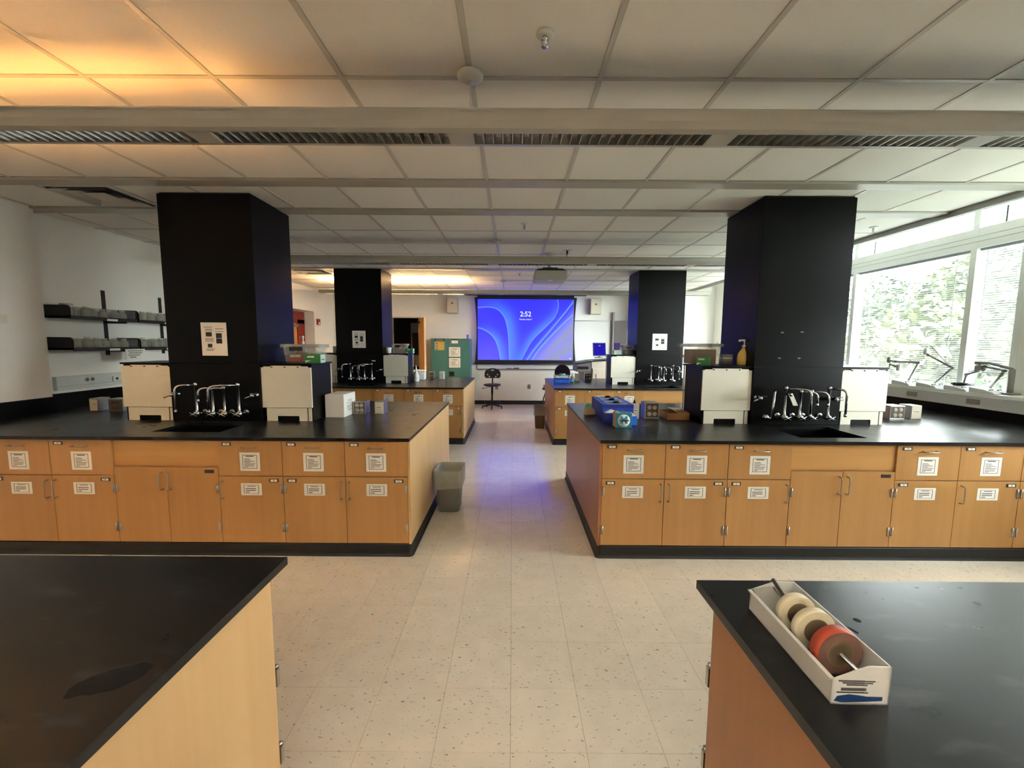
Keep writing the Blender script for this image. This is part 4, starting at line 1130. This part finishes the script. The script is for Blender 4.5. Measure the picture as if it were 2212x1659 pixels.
tote('clear plastic tote with orange packets on the left front turret', -1.955, 3.90, 1.427, .33, .20, .165, 'clear_plastic', [(-.36, -.02, -.38, .1, .02, .42, 'orange_stuff'), (-.33, -.03, -.40, -.38, .28, .42, 'paper'), (.02, .36, -.3, .3, .02, .5, 'grey_plastic'), (-.34, -.04, .12, .34, .02, .55, 'cardboard')])
tote('small lidless tote with dark contents on the left rear turret', -1.985, 7.33, 1.427, .23, .2, .165, 'clear_plastic', [(-.36, .3, -.38, .3, .02, .62, 'tape_core'), (-.05, .2, -.42, -.38, .45, .7, 'soap_label')])
tote('clear plastic tote with brown contents on the right front turret', 1.80, 3.98, 1.4265, .30, .24, .195, 'clear_plastic', [(-.38, .38, -.38, .38, .02, .72, 'cardboard')], 0, False)
tote('small grey tote with dark clip on the right rear turret', 2.04, 7.33, 1.427, .19, .2, .165, 'clear_plastic', [(-.36, .36, -.3, .36, .02, .5, 'bin_brown')])
def wipes(label, x, y, z, w, d, h, face='green_box', side='green_pale', rz=0):
    t = thing('wipes_box', label, 'box', (x, y, z), rz, 'wipes boxes')
    B(0, w, 0, d, 0, h).build('carton', face, t, bevel=.001); B(w, w+.0012, .002, d-.002, .002, h-.002).build('side_print', side, t)
    B(w*.15, w*.6, -.0012, 0, h*.62, h*.82).build('name_band', 'cream_tape', t); MB().prism([(.004, .004), (w*.38, h*.30), (.004, h*.30)], -.0012, 0).build('corner_print', 'paper', t)
    B(w+.0012, w+.002, d*.2, d*.8, h*.35, h*.45).build('side_line', 'ink', t)
wipes('green wipes box at the edge of the left front turret', -1.845, 3.66, 1.427, .135, .11, .078, rz=.05)
wipes('dark green wipes box on the left rear turret', -1.87, 7.24, 1.427, .12, .11, .085)
wipes('green wipes box before the tote on the right front turret', 1.655, 3.72, 1.4265, .11, .12, .076, rz=-.45)
wipes('pale green wipes box on the right rear turret', 1.775, 7.24, 1.427, .125, .11, .075, 'green_pale', 'green_pale')
# soap bottles
def pump(label, x, y, z, h, r, body, pumpm='white_plastic', rz=0, lab=True):
    t = thing('soap_bottle', label, 'bottle', (x, y, z), rz)
    o = MB().lathe([(r*.90, 0), (r, h*.04), (r*1.02, h*.30), (r*.92, h*.46), (r*.55, h*.60), (r*.32, h*.66), (r*.32, h*.70)], 20).build('bottle', body, t); o.scale = (1, .65, 1)
    MB().lathe([(r*.36, h*.70), (r*.36, h*.77), (r*.16, h*.79), (r*.16, h*.93)], 14).build('collar', pumpm, t)
    MB().tube([(r*.1, 0, h*.95), (-r*.5, 0, h*.965), (-r*.9, 0, h*.945)], r*.15, 8).build('spout', pumpm, t); MB().lathe([(r*.26, h*.92), (r*.30, h*.98), (r*.2, h)], 12).build('pump_head', pumpm, t)
    if lab:
        o2 = MB().lathe([(r*.42, 0), (r*.42, -.003)], 18, (r*.2, -r*.655, h*.26), True, 'y').build('label', 'soap_label', t)
pump('amber soap pump bottle beside the right front column', 2.10, 3.75, 1.4265, .235, .062, 'yellow_soap')
pump('white pump bottle showing behind the tote on the left front turret', -2.045, 4.035, 1.427, .245, .04, 'white_plastic', lab=False)
t = thing('dish_soap', 'yellow dish soap bottle by the sink of the right rear bench', 'bottle', (2.165, 7.24, CT), .3)
o = MB().lathe([(.045, 0), (.05, .01), (.052, .10), (.038, .15), (.022, .175), (.016, .18)], 18).build('bottle', 'yellow_soap', t); o.scale = (1, .6, 1)
MB().lathe([(.018, .18), (.018, .20), (.008, .214)], 12).build('cap', 'white_plastic', t); MB().lathe([(.024, 0), (.024, -.003)], 16, (.008, -.031, .07), True, 'y').build('label', 'soap_label', t)
o = tag(MB().tube([(0, 0, .005), (.01, -.01, .03), (.03, -.015, .055), (.055, -.01, .06)], .006, 8).build('scrub_brush', 'mint', None, (2.27, 7.16, CT)), 'small bent green scrub brush by the right rear sink', 'brush')
t = thing('label_stack', 'short stack of grey pads beside the soap pump on the right front turret', 'pad stack', (1.965, 3.86, 1.4265))
for k in range(4): B(0, .092, 0, .08, .002+.024*k, .002+.024*k+.021).build('pad', ['grey_plastic', 'bin_grey', 'beige', 'bin_grey'][k], t, bevel=.003)
t = thing('paper_cup', 'white paper cup with stick on the left rear turret', 'cup', (-2.168, 7.22, 1.427)); MB().lathe([(.042, 0), (.05, .10), (.046, .10), (.039, .006)], 18).build('cup', 'white_plastic', t); MB().tube([(.02, 0, .02), (.09, 0, .15)], .004, 6).build('stick', 'cream_tape', t)
t = thing('beaker', 'small glass beaker with rod on the left turret of the left rear column', 'beaker', (-3.11, 7.3, 1.427)); MB().lathe([(.055, 0), (.06, .01), (.06, .11), (.064, .115), (.057, .115), (.056, .01)], 18).build('glass', 'jar_glass', t); MB().tube([(.02, 0, .02), (.075, 0, .21)], .004, 6).build('rod', 'dark_steel', t)
t = thing('tool_pouch', 'flat black pouch at the edge of the left turret of the left rear column', 'pouch', (-3.03, 7.18, 1.427)); B(-.05, .07, 0, .1, 0, .04).build('pouch', 'black_plastic', t, bevel=.012); B(-.03, .05, -.004, 0, .015, .03).build('flap', 'black_metal', t)
t = thing('squeeze_bottle', 'white squeeze bottle with long nozzle on the left rear bench', 'bottle', (-1.745, 7.44, CT))
MB().lathe([(.05, 0), (.054, .008), (.054, .03), (.051, .034), (.054, .038), (.054, .06), (.051, .064), (.054, .068), (.054, .095), (.03, .15), (.022, .165), (.018, .20), (.009, .27), (.006, .275)], 20).build('bottle', 'white_plastic', t); MB().lathe([(.009, .272), (.010, .285), (.004, .297)], 10).build('tip', 'white_plastic', t)
t = thing('foam_box', 'white foam box with rounded corners on the left rear bench', 'box', (-1.75, 7.78, CT), .1); B(-.11, .10, -.09, .12, 0, .15).build('box', 'foam_white', t, bevel=.02, seg=3); B(-.115, .105, -.095, .125, .152, .185).build('lid', 'foam_white', t, bevel=.015, seg=3)
# right rear bench things
t = thing('glove_carton', 'clear-topped blue carton at the aisle end of right rear bench', 'box', (.76, 7.35, CT)); B(0, .26, 0, .22, 0, .085).build('carton', 'blue_bright', t, bevel=.003); B(-.006, .266, -.006, .226, .086, .13).build('tray', 'clear_box', t); B(.02, .24, .02, .2, .087, .115).build('paper_stack', 'paper', t)
B(.0, .26, -.0015, 0, .055, .08).build('front_band', 'blue_dark', t)
t = thing('tape_roll', 'teal tape roll lying on the blue carton of right rear bench', 'tape', (.90, 7.46, 1.046)); MB().lathe([(.035, 0), (.055, 0), (.055, .025), (.035, .025)], 20).build('tape', 'mint', t); MB().lathe([(.031, .0), (.035, 0), (.035, .025), (.031, .025)], 20).build('core', 'cream_tape', t)
t = thing('pen_cup', 'mint pen cup with pens beside the blue carton on right rear bench', 'cup', (1.095, 7.55, CT)); MB().lathe([(.03, 0), (.034, .005), (.034, .06), (.031, .06), (.029, .006)], 16).build('cup', 'mint', t); MB().lathe([(.031, .06), (.033, .062), (.033, .10), (.03, .10)], 16).build('sleeve', 'cardboard_pale', t)
for k, (a, m) in enumerate(((-.4, 'red_paint'), (.1, 'red_tape'), (.5, 'white_plastic'), (1.2, 'white_plastic'))): MB().tube([(0, 0, .01), (.03*math.sin(a*2), .02*math.cos(a*3), .16)], .005, 6).build('pen', m, t)
t = thing('purple_tub', 'translucent purple tub on the right rear turret', 'tub', (1.862, 7.40, 1.427)); MB().lathe([(.045, .08), (.055, .20), (.058, .205), (.05, .205), (.042, .086)], 20).build('tub', 'purple_plastic', t); MB().lathe([(.05, 0), (.055, .075)], 18).build('base_jar', 'jar_glass', t)
t = thing('notebook', 'thin pale notebook leaning on the right rear column', 'book', (2.165, 7.16, 1.427)); t.rotation_euler = (0, .12, 0); B(0, .012, 0, .1, 0, .13).build('cover', 'cardboard_pale', t); B(.002, .010, -.001, .098, .003, .127).build('pages', 'paper', t)
# right front bench things
def glovebox(label, x, y, rz=0, m='blue_box'):
    t = thing('glove_box', label, 'box', (x, y, CT), rz, 'glove cartons')
    B(0, .285, 0, .19, 0, .145).build('carton', m, t, bevel=.002); B(.0, .285, -.001, 0, .112, .143).build('dark_band', 'blue_dark', t)
    MB().prism([(.05, .145), (.235, .145), (.235, .1462), (.05, .1462)], .002, .188).build('top_print_sheen', 'sheen_blue', t)  # white sheen on the carton top is painted into this paler blue
    ov = [(.1425+.085*math.cos(2*PI*k/20), .095+.042*math.sin(2*PI*k/20)) for k in range(20)]
    MB().prism(ov, .1462, .1470, 'z').build('opening', 'black_plastic', t)
    for z in (.055, .085): B(.02, .20, -.001, 0, z, z+.008).build('print_line', 'teal_box', t)
    MB().prism([(.12, .015), (.26, .02), (.25, .045), (.15, .04)], -.0012, 0).build('glove_picture', 'green_pale', t)
    MB().tube([(.12, .09, .1465), (.14, .1, .156), (.17, .092, .154)], .010, 6).build('glove', 'navy_fabric', t)
    return t
glovebox('nearest blue glove carton of three in a row on right front bench', .832, 3.76, 0)
glovebox('middle blue glove carton of three in a row on right front bench', .838, 3.955, .01)
glovebox('rearmost blue glove carton of three in a row on right front bench', .842, 4.155, -.01, 'blue_dark')
t = thing('small_blue_box', 'torn-topped dark blue carton before the glove cartons', 'box', (.825, 3.60, CT)); B(0, .12, 0, .12, 0, .085).build('carton', 'blue_dark', t, bevel=.002); MB().prism([(.0, .085), (.12, .085), (.10, .10), (.06, .115), (.03, .098)], .05, .09).build('torn_flap', 'paper', t)
t = thing('bright_blue_box', 'small bright blue carton right of the parafilm box', 'box', (.98, 3.52, CT)); B(0, .10, 0, .11, 0, .075).build('carton', 'blue_bright', t, bevel=.002); MB().prism([(.02, .075), (.10, .075), (.06, .105)], .02, .06).build('torn_flap', 'paper', t)
t = thing('parafilm_box', 'teal box with white circle logo reading PARAFILM on right front bench', 'box', (.865, 3.40, CT))
B(0, .135, 0, .105, 0, .122).build('carton', 'teal_box', t, bevel=.002); B(-.0012, 0, .002, .103, .002, .12).build('side_panel', 'cardboard_pale', t)
MB().lathe([(.052, 0), (.052, -.0012)], 32, (.0675, 0, .062), True, 'y').build('logo_disc', 'paper', t)
text('logo_letter', 'M', .082, 'teal_box', t, (.0675, -.0016, .064), bold=.004)
text('logo_text', 'PARAFILM', .019, 'black_plastic', t, (.0675, -.0022, .062), bold=.0006)
B(.01, .05, -.001, 0, .006, .010).build('small_print', 'ink', t); MB().prism([(-.001, .122), (.05, .122), (.02, .14), (.0, .135)], .03, .06).build('torn_flap', 'cardboard_pale', t)
t = thing('tape_dispenser_small', 'tan desk tape holder at the aisle corner of right front bench', 'tape holder', (.73, 4.0, CT), .3); MB().prism([(0, 0), (.10, 0), (.09, .05), (.05, .085), (0, .07)], 0, .06).build('holder', 'cardboard_pale', t, bevel=.004); MB().lathe([(.018, 0), (.032, 0), (.032, .02), (.018, .02)], 18, (.03, .02, .085), True, 'y').build('tape', 'mint', t)
t = thing('cardboard_tray', 'open brown cardboard tray left of the right front turret', 'tray', (1.44, 3.79, CT), -.05)
MB().box(0, .205, 0, .003, 0, .062).box(0, .205, .23, .233, 0, .062).box(0, .003, 0, .233, 0, .062).box(.202, .205, 0, .233, 0, .062).box(0, .205, 0, .233, 0, .003).build('tray', 'cardboard', t); MB().add([(.10, .0, .063), (.205, .0, .063), (.205, .233, .068), (.07, .233, .085), (.10, .0, .065), (.205, .0, .065), (.205, .233, .070), (.07, .233, .087)], [(0, 1, 2, 3), (4, 5, 6, 7), (0, 1, 5, 4), (1, 2, 6, 5), (2, 3, 7, 6), (3, 0, 4, 7)]).build('lid_flap', 'cardboard', t)
o = MB().lathe([(.012, 0), (.016, .006), (.006, .022), (.010, .03), (.004, .036)], 12).build('stopper', 'black_plastic', None, (1.158, 3.88, CT+.14)); tag(o, 'tiny black knob standing on the slim white outlet box', 'knob')
# tape dispenser in the foreground
t = thing('tape_rack', 'white multi-roll tape dispenser on the right foreground counter', 'dispenser', (.627, .744, CT), -.02)
L, w = .29, .112
MB().box(0, w, 0, .002, .0, .004).prism([(0, 0), (w, 0), (w, .080), (w*.62, .080), (w*.42, .072), (.006, .054), (0, .054)], 0, .003).build('front_plate', 'doc_white', t)
MB().prism([(0, 0), (w, 0), (w, .08), (w*.55, .08), (.0, .056)], L-.003, L).build('rear_plate', 'doc_white', t); B(0, w, 0, L, 0, .003).build('floor_plate', 'black_plastic', t)
B(0, .003, 0, L, 0, .055).box(-.006, .003, 0, L, .052, .056).build('left_rail', 'doc_white', t); B(w-.003, w, 0, L, 0, .08).build('right_rail', 'doc_white', t)
MB().add([(.004, L-.095, .030), (w*.62, L-.095, .030), (w*.62, L-.005, .072), (.004, L-.005, .060), (.004, L-.095, .027), (w*.62, L-.095, .027), (w*.62, L-.005, .069), (.004, L-.005, .057)], [(0, 1, 2, 3), (4, 7, 6, 5), (0, 4, 5, 1), (1, 5, 6, 2), (2, 6, 7, 3), (3, 7, 4, 0)]).build('cutter_plate', 'bin_grey', t)
MB().tube([(w*.5, .004, .062), (w*.5, L-.01, .066)], .0045, 8).build('roller_rod', 'chrome', t)
MB().tube([(w*.42, L-.085, .072), (w*.40, L-.02, .096)], .005, 8).build('release_bar', 'dark_steel', t)
B(.062*w/.112, w-.006, -.0006, 0, .012, .052).build('print_panel', 'doc_white', t)
MB().prism([(.006, .008), (.012, .018), (.035, .022), (.07, .018), (.098, .018), (.098, .010), (.06, .007), (.02, .005)], -.0012, 0).build('logo_swoosh', 'swoosh_blue', t)
for (a, b, z) in ((.012, .082, .050), (.02, .078, .046), (.028, .068, .042), (.018, .066, .034), (.018, .066, .031), (.01, .07, .026)): B(a, b, -.001, 0, z-.0012, z+.0012).build('print_line', 'ink', t)
for k, (yy_, m, r, wd, lab) in enumerate(((.178, 'cream_tape', .043, .020, 'cream masking tape roll at the far end of the tape dispenser'), (.120, 'cream_tape', .045, .020, 'cream masking tape roll in the middle of the tape dispenser'), (.052, 'red_tape', .047, .026, 'red tape roll at the near end of the tape dispenser'))):
    q = thing('tape_roll', lab, 'tape', (.627+w*.5, .744+yy_, CT+.064), .02, 'rolls in the tape dispenser')
    side = m if k < 2 else 'roll_brown'
    MB().lathe([(r*.62, 0), (r*.985, 0), (r*.985, wd), (r*.62, wd), (r*.62, 0)], 40, (0, 0, 0), False, 'y').build('tape', side, q)
    MB().lathe([(r*.985, .0005), (r, .001), (r, wd-.001), (r*.985, wd-.0005), (r*.985, .0005)], 40, (0, 0, 0), True, 'y').build('outer_wrap', m, q)
    MB().lathe([(r*.57, -.001), (r*.62, -.001), (r*.62, wd+.001), (r*.57, wd+.001), (r*.57, -.001)], 36, (0, 0, 0), False, 'y').build('core', 'tape_core', q)
    MB().lathe([(.006, wd*.3), (r*.56, wd*.3), (r*.56, wd*.42), (.006, wd*.42)], 28, (0, 0, 0), False, 'y').build('hub', 'hub_film', q)
    for a_ in range(3):
        an = a_*2*PI/3+.5
        MB().tube([(.006*math.cos(an), wd*.25, .006*math.sin(an)), (r*.55*math.cos(an), wd*.25, r*.55*math.sin(an))], .0035, 6).build('hub_spoke', 'bin_grey', q)
o = tag(MB().tube([(0, 0, .001), (.02, .012, .001), (.05, .008, .001), (.075, -.014, .001), (.08, -.03, .001)], .0009, 5).build('hair_strand', 'black_plastic', None, (.77, .975, CT)), 'thin dark loose thread on the counter beside the tape dispenser', 'thread')

# ------------------------------------------------------------------ left wall shelves and glassware
def shelf(label, y0, y1, z):
    t = thing('wall_shelf', label, 'shelf', (LW, y0, z), 0, 'black wall shelves'); L = y1-y0
    B(.01, .27, 0, L, 0, .022).build('board', 'black_metal', t); B(.262, .272, 0, L, -.012, .026).build('front_lip', 'black_metal', t)
    prof = [(.01, 0), (.27, 0), (.272, .09), (.262, .115), (.24, .128), (.01, .13)]
    for yy_ in (0, L-.006): MB().prism([(p[0], p[1]) for p in prof], yy_, yy_+.006, 'y').build('end_plate', 'black_metal', t)
    B(.268, .271, .02, L-.02, .03, .115).build('clear_guard', 'acrylic', t); B(.272, .274, L*.50, L*.50+.12, -.012, .012).build('label_strip', 'paper', t)
SH = []
for (y0, y1, wy) in ((4.13, 4.86, 'nearer'), (4.88, 5.6, 'farther')):
    for (z, wz) in ((1.838, 'upper'), (1.518, 'lower')):
        shelf(f'black {wz} wall shelf, {wy} section on the left wall', y0, y1, z); SH.append((y0, y1, z, wy, wz))
for y in (4.745, 5.50):
    t = thing('shelf_standard', f'black vertical shelf standard on the left wall, {"nearer" if y < 5 else "farther"} one', 'bracket', (LW, y, 1.45)); B(0, .012, -.02, .02, 0, .73).build('rail', 'black_metal', t, bevel=.002); 
    for k in range(2): B(.010, .25, -.006, .006, .04+.32*k, .066+.32*k).build('arm', 'black_metal', t)
def jar(kind):
    t = thing('glass_jar', '', 'jar', (0, 0, 0))
    h, r = kind
    MB().lathe([(r*.9, 0), (r, .006), (r, h*.72), (r*.8, h*.86), (r*.55, h*.92), (r*.55, h), (r*.5, h), (r*.5, h*.93), (r*.72, h*.84), (r*.93, h*.7), (r*.93, .008)], 14).build('glass', 'jar_glass', t)
    MB().lathe([(r*.6, h), (r*.62, h+.004), (r*.6, h+.012), (.004, h+.014)], 14).build('lid', 'panel_white', t)
    return t
kinds = [jar((.085, .040)), jar((.10, .043)), jar((.095, .045))]
used = [0, 0, 0]
ordw = ['first', 'second', 'third', 'fourth', 'fifth', 'sixth', 'seventh']
for (y0, y1, z, wy, wz) in SH:
    n = 7 if wy == 'nearer' else 6
    for i in range(n):
        k = random.randrange(3)
        o = kinds[k] if not used[k] else copy_tree(kinds[k]); used[k] = 1
        o.location = (LW+.15+random.uniform(-.03, .03), y0+.065+i*(y1-y0-.13)/(n-1), z+.0225); o.rotation_euler = (0, 0, random.random()*3)
        o['label'] = f'clear glass jar, {ordw[i]} from the near end of the {wz} {wy} shelf'; o['group'] = 'jars on the wall shelves'
for k in range(3):
    if not used[k]:
        for ch in list(kinds[k].children): bpy.data.objects.remove(ch)
        bpy.data.objects.remove(kinds[k])
o = MB().lathe([(.05, 0), (.05, .012), (.047, .012), (.047, .003)], 18).build('petri_dish', 'jar_glass', None, (LW+.16, 4.20, 1.838+.135)); tag(o, 'flat glass dish lying on top of the upper shelf end', 'dish')
t = thing('shelf_notice', 'white notice sheet hanging below the lower shelf on the left wall', 'poster', (LW+.285, 4.66, 1.40)); B(0, .002, 0, .25, 0, .12).build('sheet', 'paper', t)
for k, (a, b) in enumerate(((.03, .22), (.04, .21), (.03, .18), (.05, .13))): B(.002, .0028, a, b, .095-.024*k, .103-.024*k).build('print_line', 'ink', t)
t = thing('cable_raceway', 'pale grey cable raceway with sockets along the left wall', 'raceway', (LW, 4.15, 1.105)); B(0, .04, 0, 1.6, 0, .14).build('cover', 'raceway', t, bevel=.003); B(.04, .0415, 0, 1.6, .036, .039).build('groove', 'alu_trim', t)
for yy_ in (.30, .36): MB().lathe([(.02, 0), (.02, .003)], 12, (.04, yy_, .09), True, 'x').build('socket', 'outlet_steel', t)
B(.04, .055, .58, .72, .045, .10).build('data_box', 'panel_white', t, bevel=.002); B(.055, .057, .61, .64, .06, .085).build('data_jack', 'black_plastic', t)
t = thing('wall_sign', 'pale small sign at the left edge of the picture', 'sign', (LWN, 3.62, 1.80)); B(0, .004, -.10, .10, -.04, .04).build('plate', 'panel_white', t); B(.004, .0045, -.08, .045, -.008, .0).build('print_line', 'ink', t); B(.004, .0045, -.06, .03, -.022, -.016).build('print_line', 'ink', t)

# ------------------------------------------------------------------ document cameras on the window sill
def doccam(label, y, x, arm, head, screen=False):
    t = thing('document_camera', label, 'document camera', (x, y, 1.1625), 0, 'document cameras on the sill')
    MB().prism([(-.11, 0), (.11, 0), (.11, .05), (-.02, .036), (-.11, .012)], -.10, .07, 'x').build('base', 'doc_white', t, bevel=.005)
    B(-.09, .07, -.085, -.01, .018, .026).build('light_pad', 'slat_white' if not screen else 'green_pale', t)
    for k in range(4): MB().cyl((-.07+.04*k, -.045+.012*(k % 2), .03), .009, .012, 10).build('knob', 'doc_grey', t)
    pts = [(.05, .06, .03)] + arm
    for i in range(len(pts)-1): MB().tube([pts[i], pts[i+1]], .011, 8).build('arm_segment', 'doc_grey', t)
    for p in arm[:-1]: MB().lathe([(.016, -.012), (.016, .012)], 10, p, True, 'x').build('joint', 'doc_grey', t)
    hp = arm[-1]
    MB().lathe([(.02, -.03), (.024, -.02), (.024, .03), (.014, .045)], 12, hp).build('camera_head', head, t)
    MB().tube([(hp[0], hp[1], hp[2]+.045), (hp[0], hp[1]-.03, hp[2]+.075), (hp[0], hp[1]-.07, hp[2]+.05), (arm[0][0], arm[0][1]+.02, arm[0][2])], .003, 6).build('cable', 'black_plastic', t)
    return t
doccam('arm camera farthest along the window sill, half hidden by the turret', 5.12, 4.62, [(.05, -.02, .22), (.04, -.10, .20), (.02, -.16, .18)], 'doc_grey')
doccam('second arm camera on the sill with its arm folded towards the turret', 4.80, 4.62, [(.04, -.06, .26), (.02, .20, .26), (.01, .28, .27)], 'doc_grey')
doccam('third arm camera on the sill with the tallest raised head', 4.50, 4.62, [(.04, -.13, .22), (.02, .12, .35), (.02, .15, .38)], 'doc_white')
doccam('fourth arm camera on the sill with dark cables bundled on its base', 4.20, 4.62, [(.03, .02, .16), (.02, -.14, .22), (.0, -.10, .22)], 'doc_grey')
doccam('nearest arm camera on the sill with a flat screen pad', 3.96, 4.62, [(.03, -.06, .22), (.02, .10, .25), (.01, .14, .22)], 'doc_grey', True)
t = thing('cable_bundle', 'bundle of black cables lying on the fourth arm camera', 'cable', (4.62, 4.22, 1.21))
MB().tube([(.05*math.cos(a*1.9)*(1+.2*math.sin(a)), .06*math.sin(a*1.7), .014+.010*math.sin(a*2.3)) for a in [k*.35 for k in range(60)]], .006, 6).build('cable', 'black_plastic', t)
t = thing('display_post', 'dark upright camera stand at the right end of the sill', 'stand', (4.64, 3.83, 1.1625)); B(-.05, .05, -.05, .05, 0, .02).build('foot', 'doc_grey', t, bevel=.004); MB().tube([(0, 0, .02), (0, 0, .24)], .022, 10).build('post', 'doc_grey', t)
MB().tube([(0, 0, .24), (.0, .20, .29)], .014, 8).build('arm', 'doc_grey', t); B(-.03, .03, .20, .30, .27, .30).build('head', 'doc_grey', t, bevel=.006)

# ------------------------------------------------------------------ outside: lawn and trees
GZ = -3.6
o = B(5.0, 80, -40, 60, GZ-.2, GZ).build('lawn', 'lawn'); tag(o, 'green lawn outside below the windows', 'lawn', kind='structure')
def tree(label, x, y, h, r, n, mat, seed):
    rnd = random.Random(seed)
    t = thing('tree', label, 'tree', (x, y, GZ), 0, 'trees outside the windows')
    MB().tube([(0, 0, 0), (.1, .05, h*.3), (0, 0, h*.62), (.2, -.1, h*.8)], .22, 8, [1.2, .9, .6, .3]).build('trunk', 'bark', t)
    blobs = [(rnd.gauss(0, r*.42), rnd.gauss(0, r*.42), h*.58+rnd.uniform(-.34, .36)*h, r*rnd.uniform(.30, .5)) for _ in range(26)]
    br = MB()
    for b in blobs[:8]: br.tube([(0, 0, h*.45), (b[0]*.6, b[1]*.6, (h*.45+b[2])/2), b[:3]], .06, 5)
    br.build('branches', 'bark', t)
    v, f = [], []
    for _ in range(n):
        b = blobs[rnd.randrange(len(blobs))]
        d = Vector((rnd.gauss(0, 1), rnd.gauss(0, 1), rnd.gauss(0, 1))).normalized()*b[3]*rnd.uniform(.75, 1.08)
        c = Vector(b[:3])+d
        a = Vector((rnd.gauss(0, 1), rnd.gauss(0, 1), rnd.gauss(0, .6))).normalized(); q = a.cross(Vector((rnd.gauss(0, 1), rnd.gauss(0, 1), rnd.gauss(0, 1)))).normalized()
        s = rnd.uniform(.10, .20); k = len(v)
        v += [c-a*s, c+q*s*.45, c+a*s, c-q*s*.45]; f.append((k, k+1, k+2, k+3))
    me = bpy.data.meshes.new('foliage'); me.from_pydata([tuple(p) for p in v], [], f); me.materials.append(M[mat]); o = link('foliage', me, t); o['kind'] = 'stuff'
tree('full leafy tree filling the right part of the big window', 13.0, 9.8, 7.6, 3.0, 16000, 'leaf_b', 1)
tree('rounded leafy tree in the middle of the big window', 15.5, 14.2, 7.0, 3.0, 15000, 'leaf_b', 2)
tree('darker tree behind at the left of the big window', 19.0, 20.5, 8.0, 3.4, 13000, 'leaf_a', 3)
tree('low bushy tree under the nearest window blind', 12.0, 6.3, 5.6, 2.6, 12000, 'leaf_a', 4)
tree('bushy tree low in front of the big window', 11.5, 11.6, 5.4, 2.4, 12000, 'leaf_b', 5)
tree('distant tree closing the view behind the others', 24.0, 17.0, 8.6, 4.2, 12000, 'leaf_a', 6)
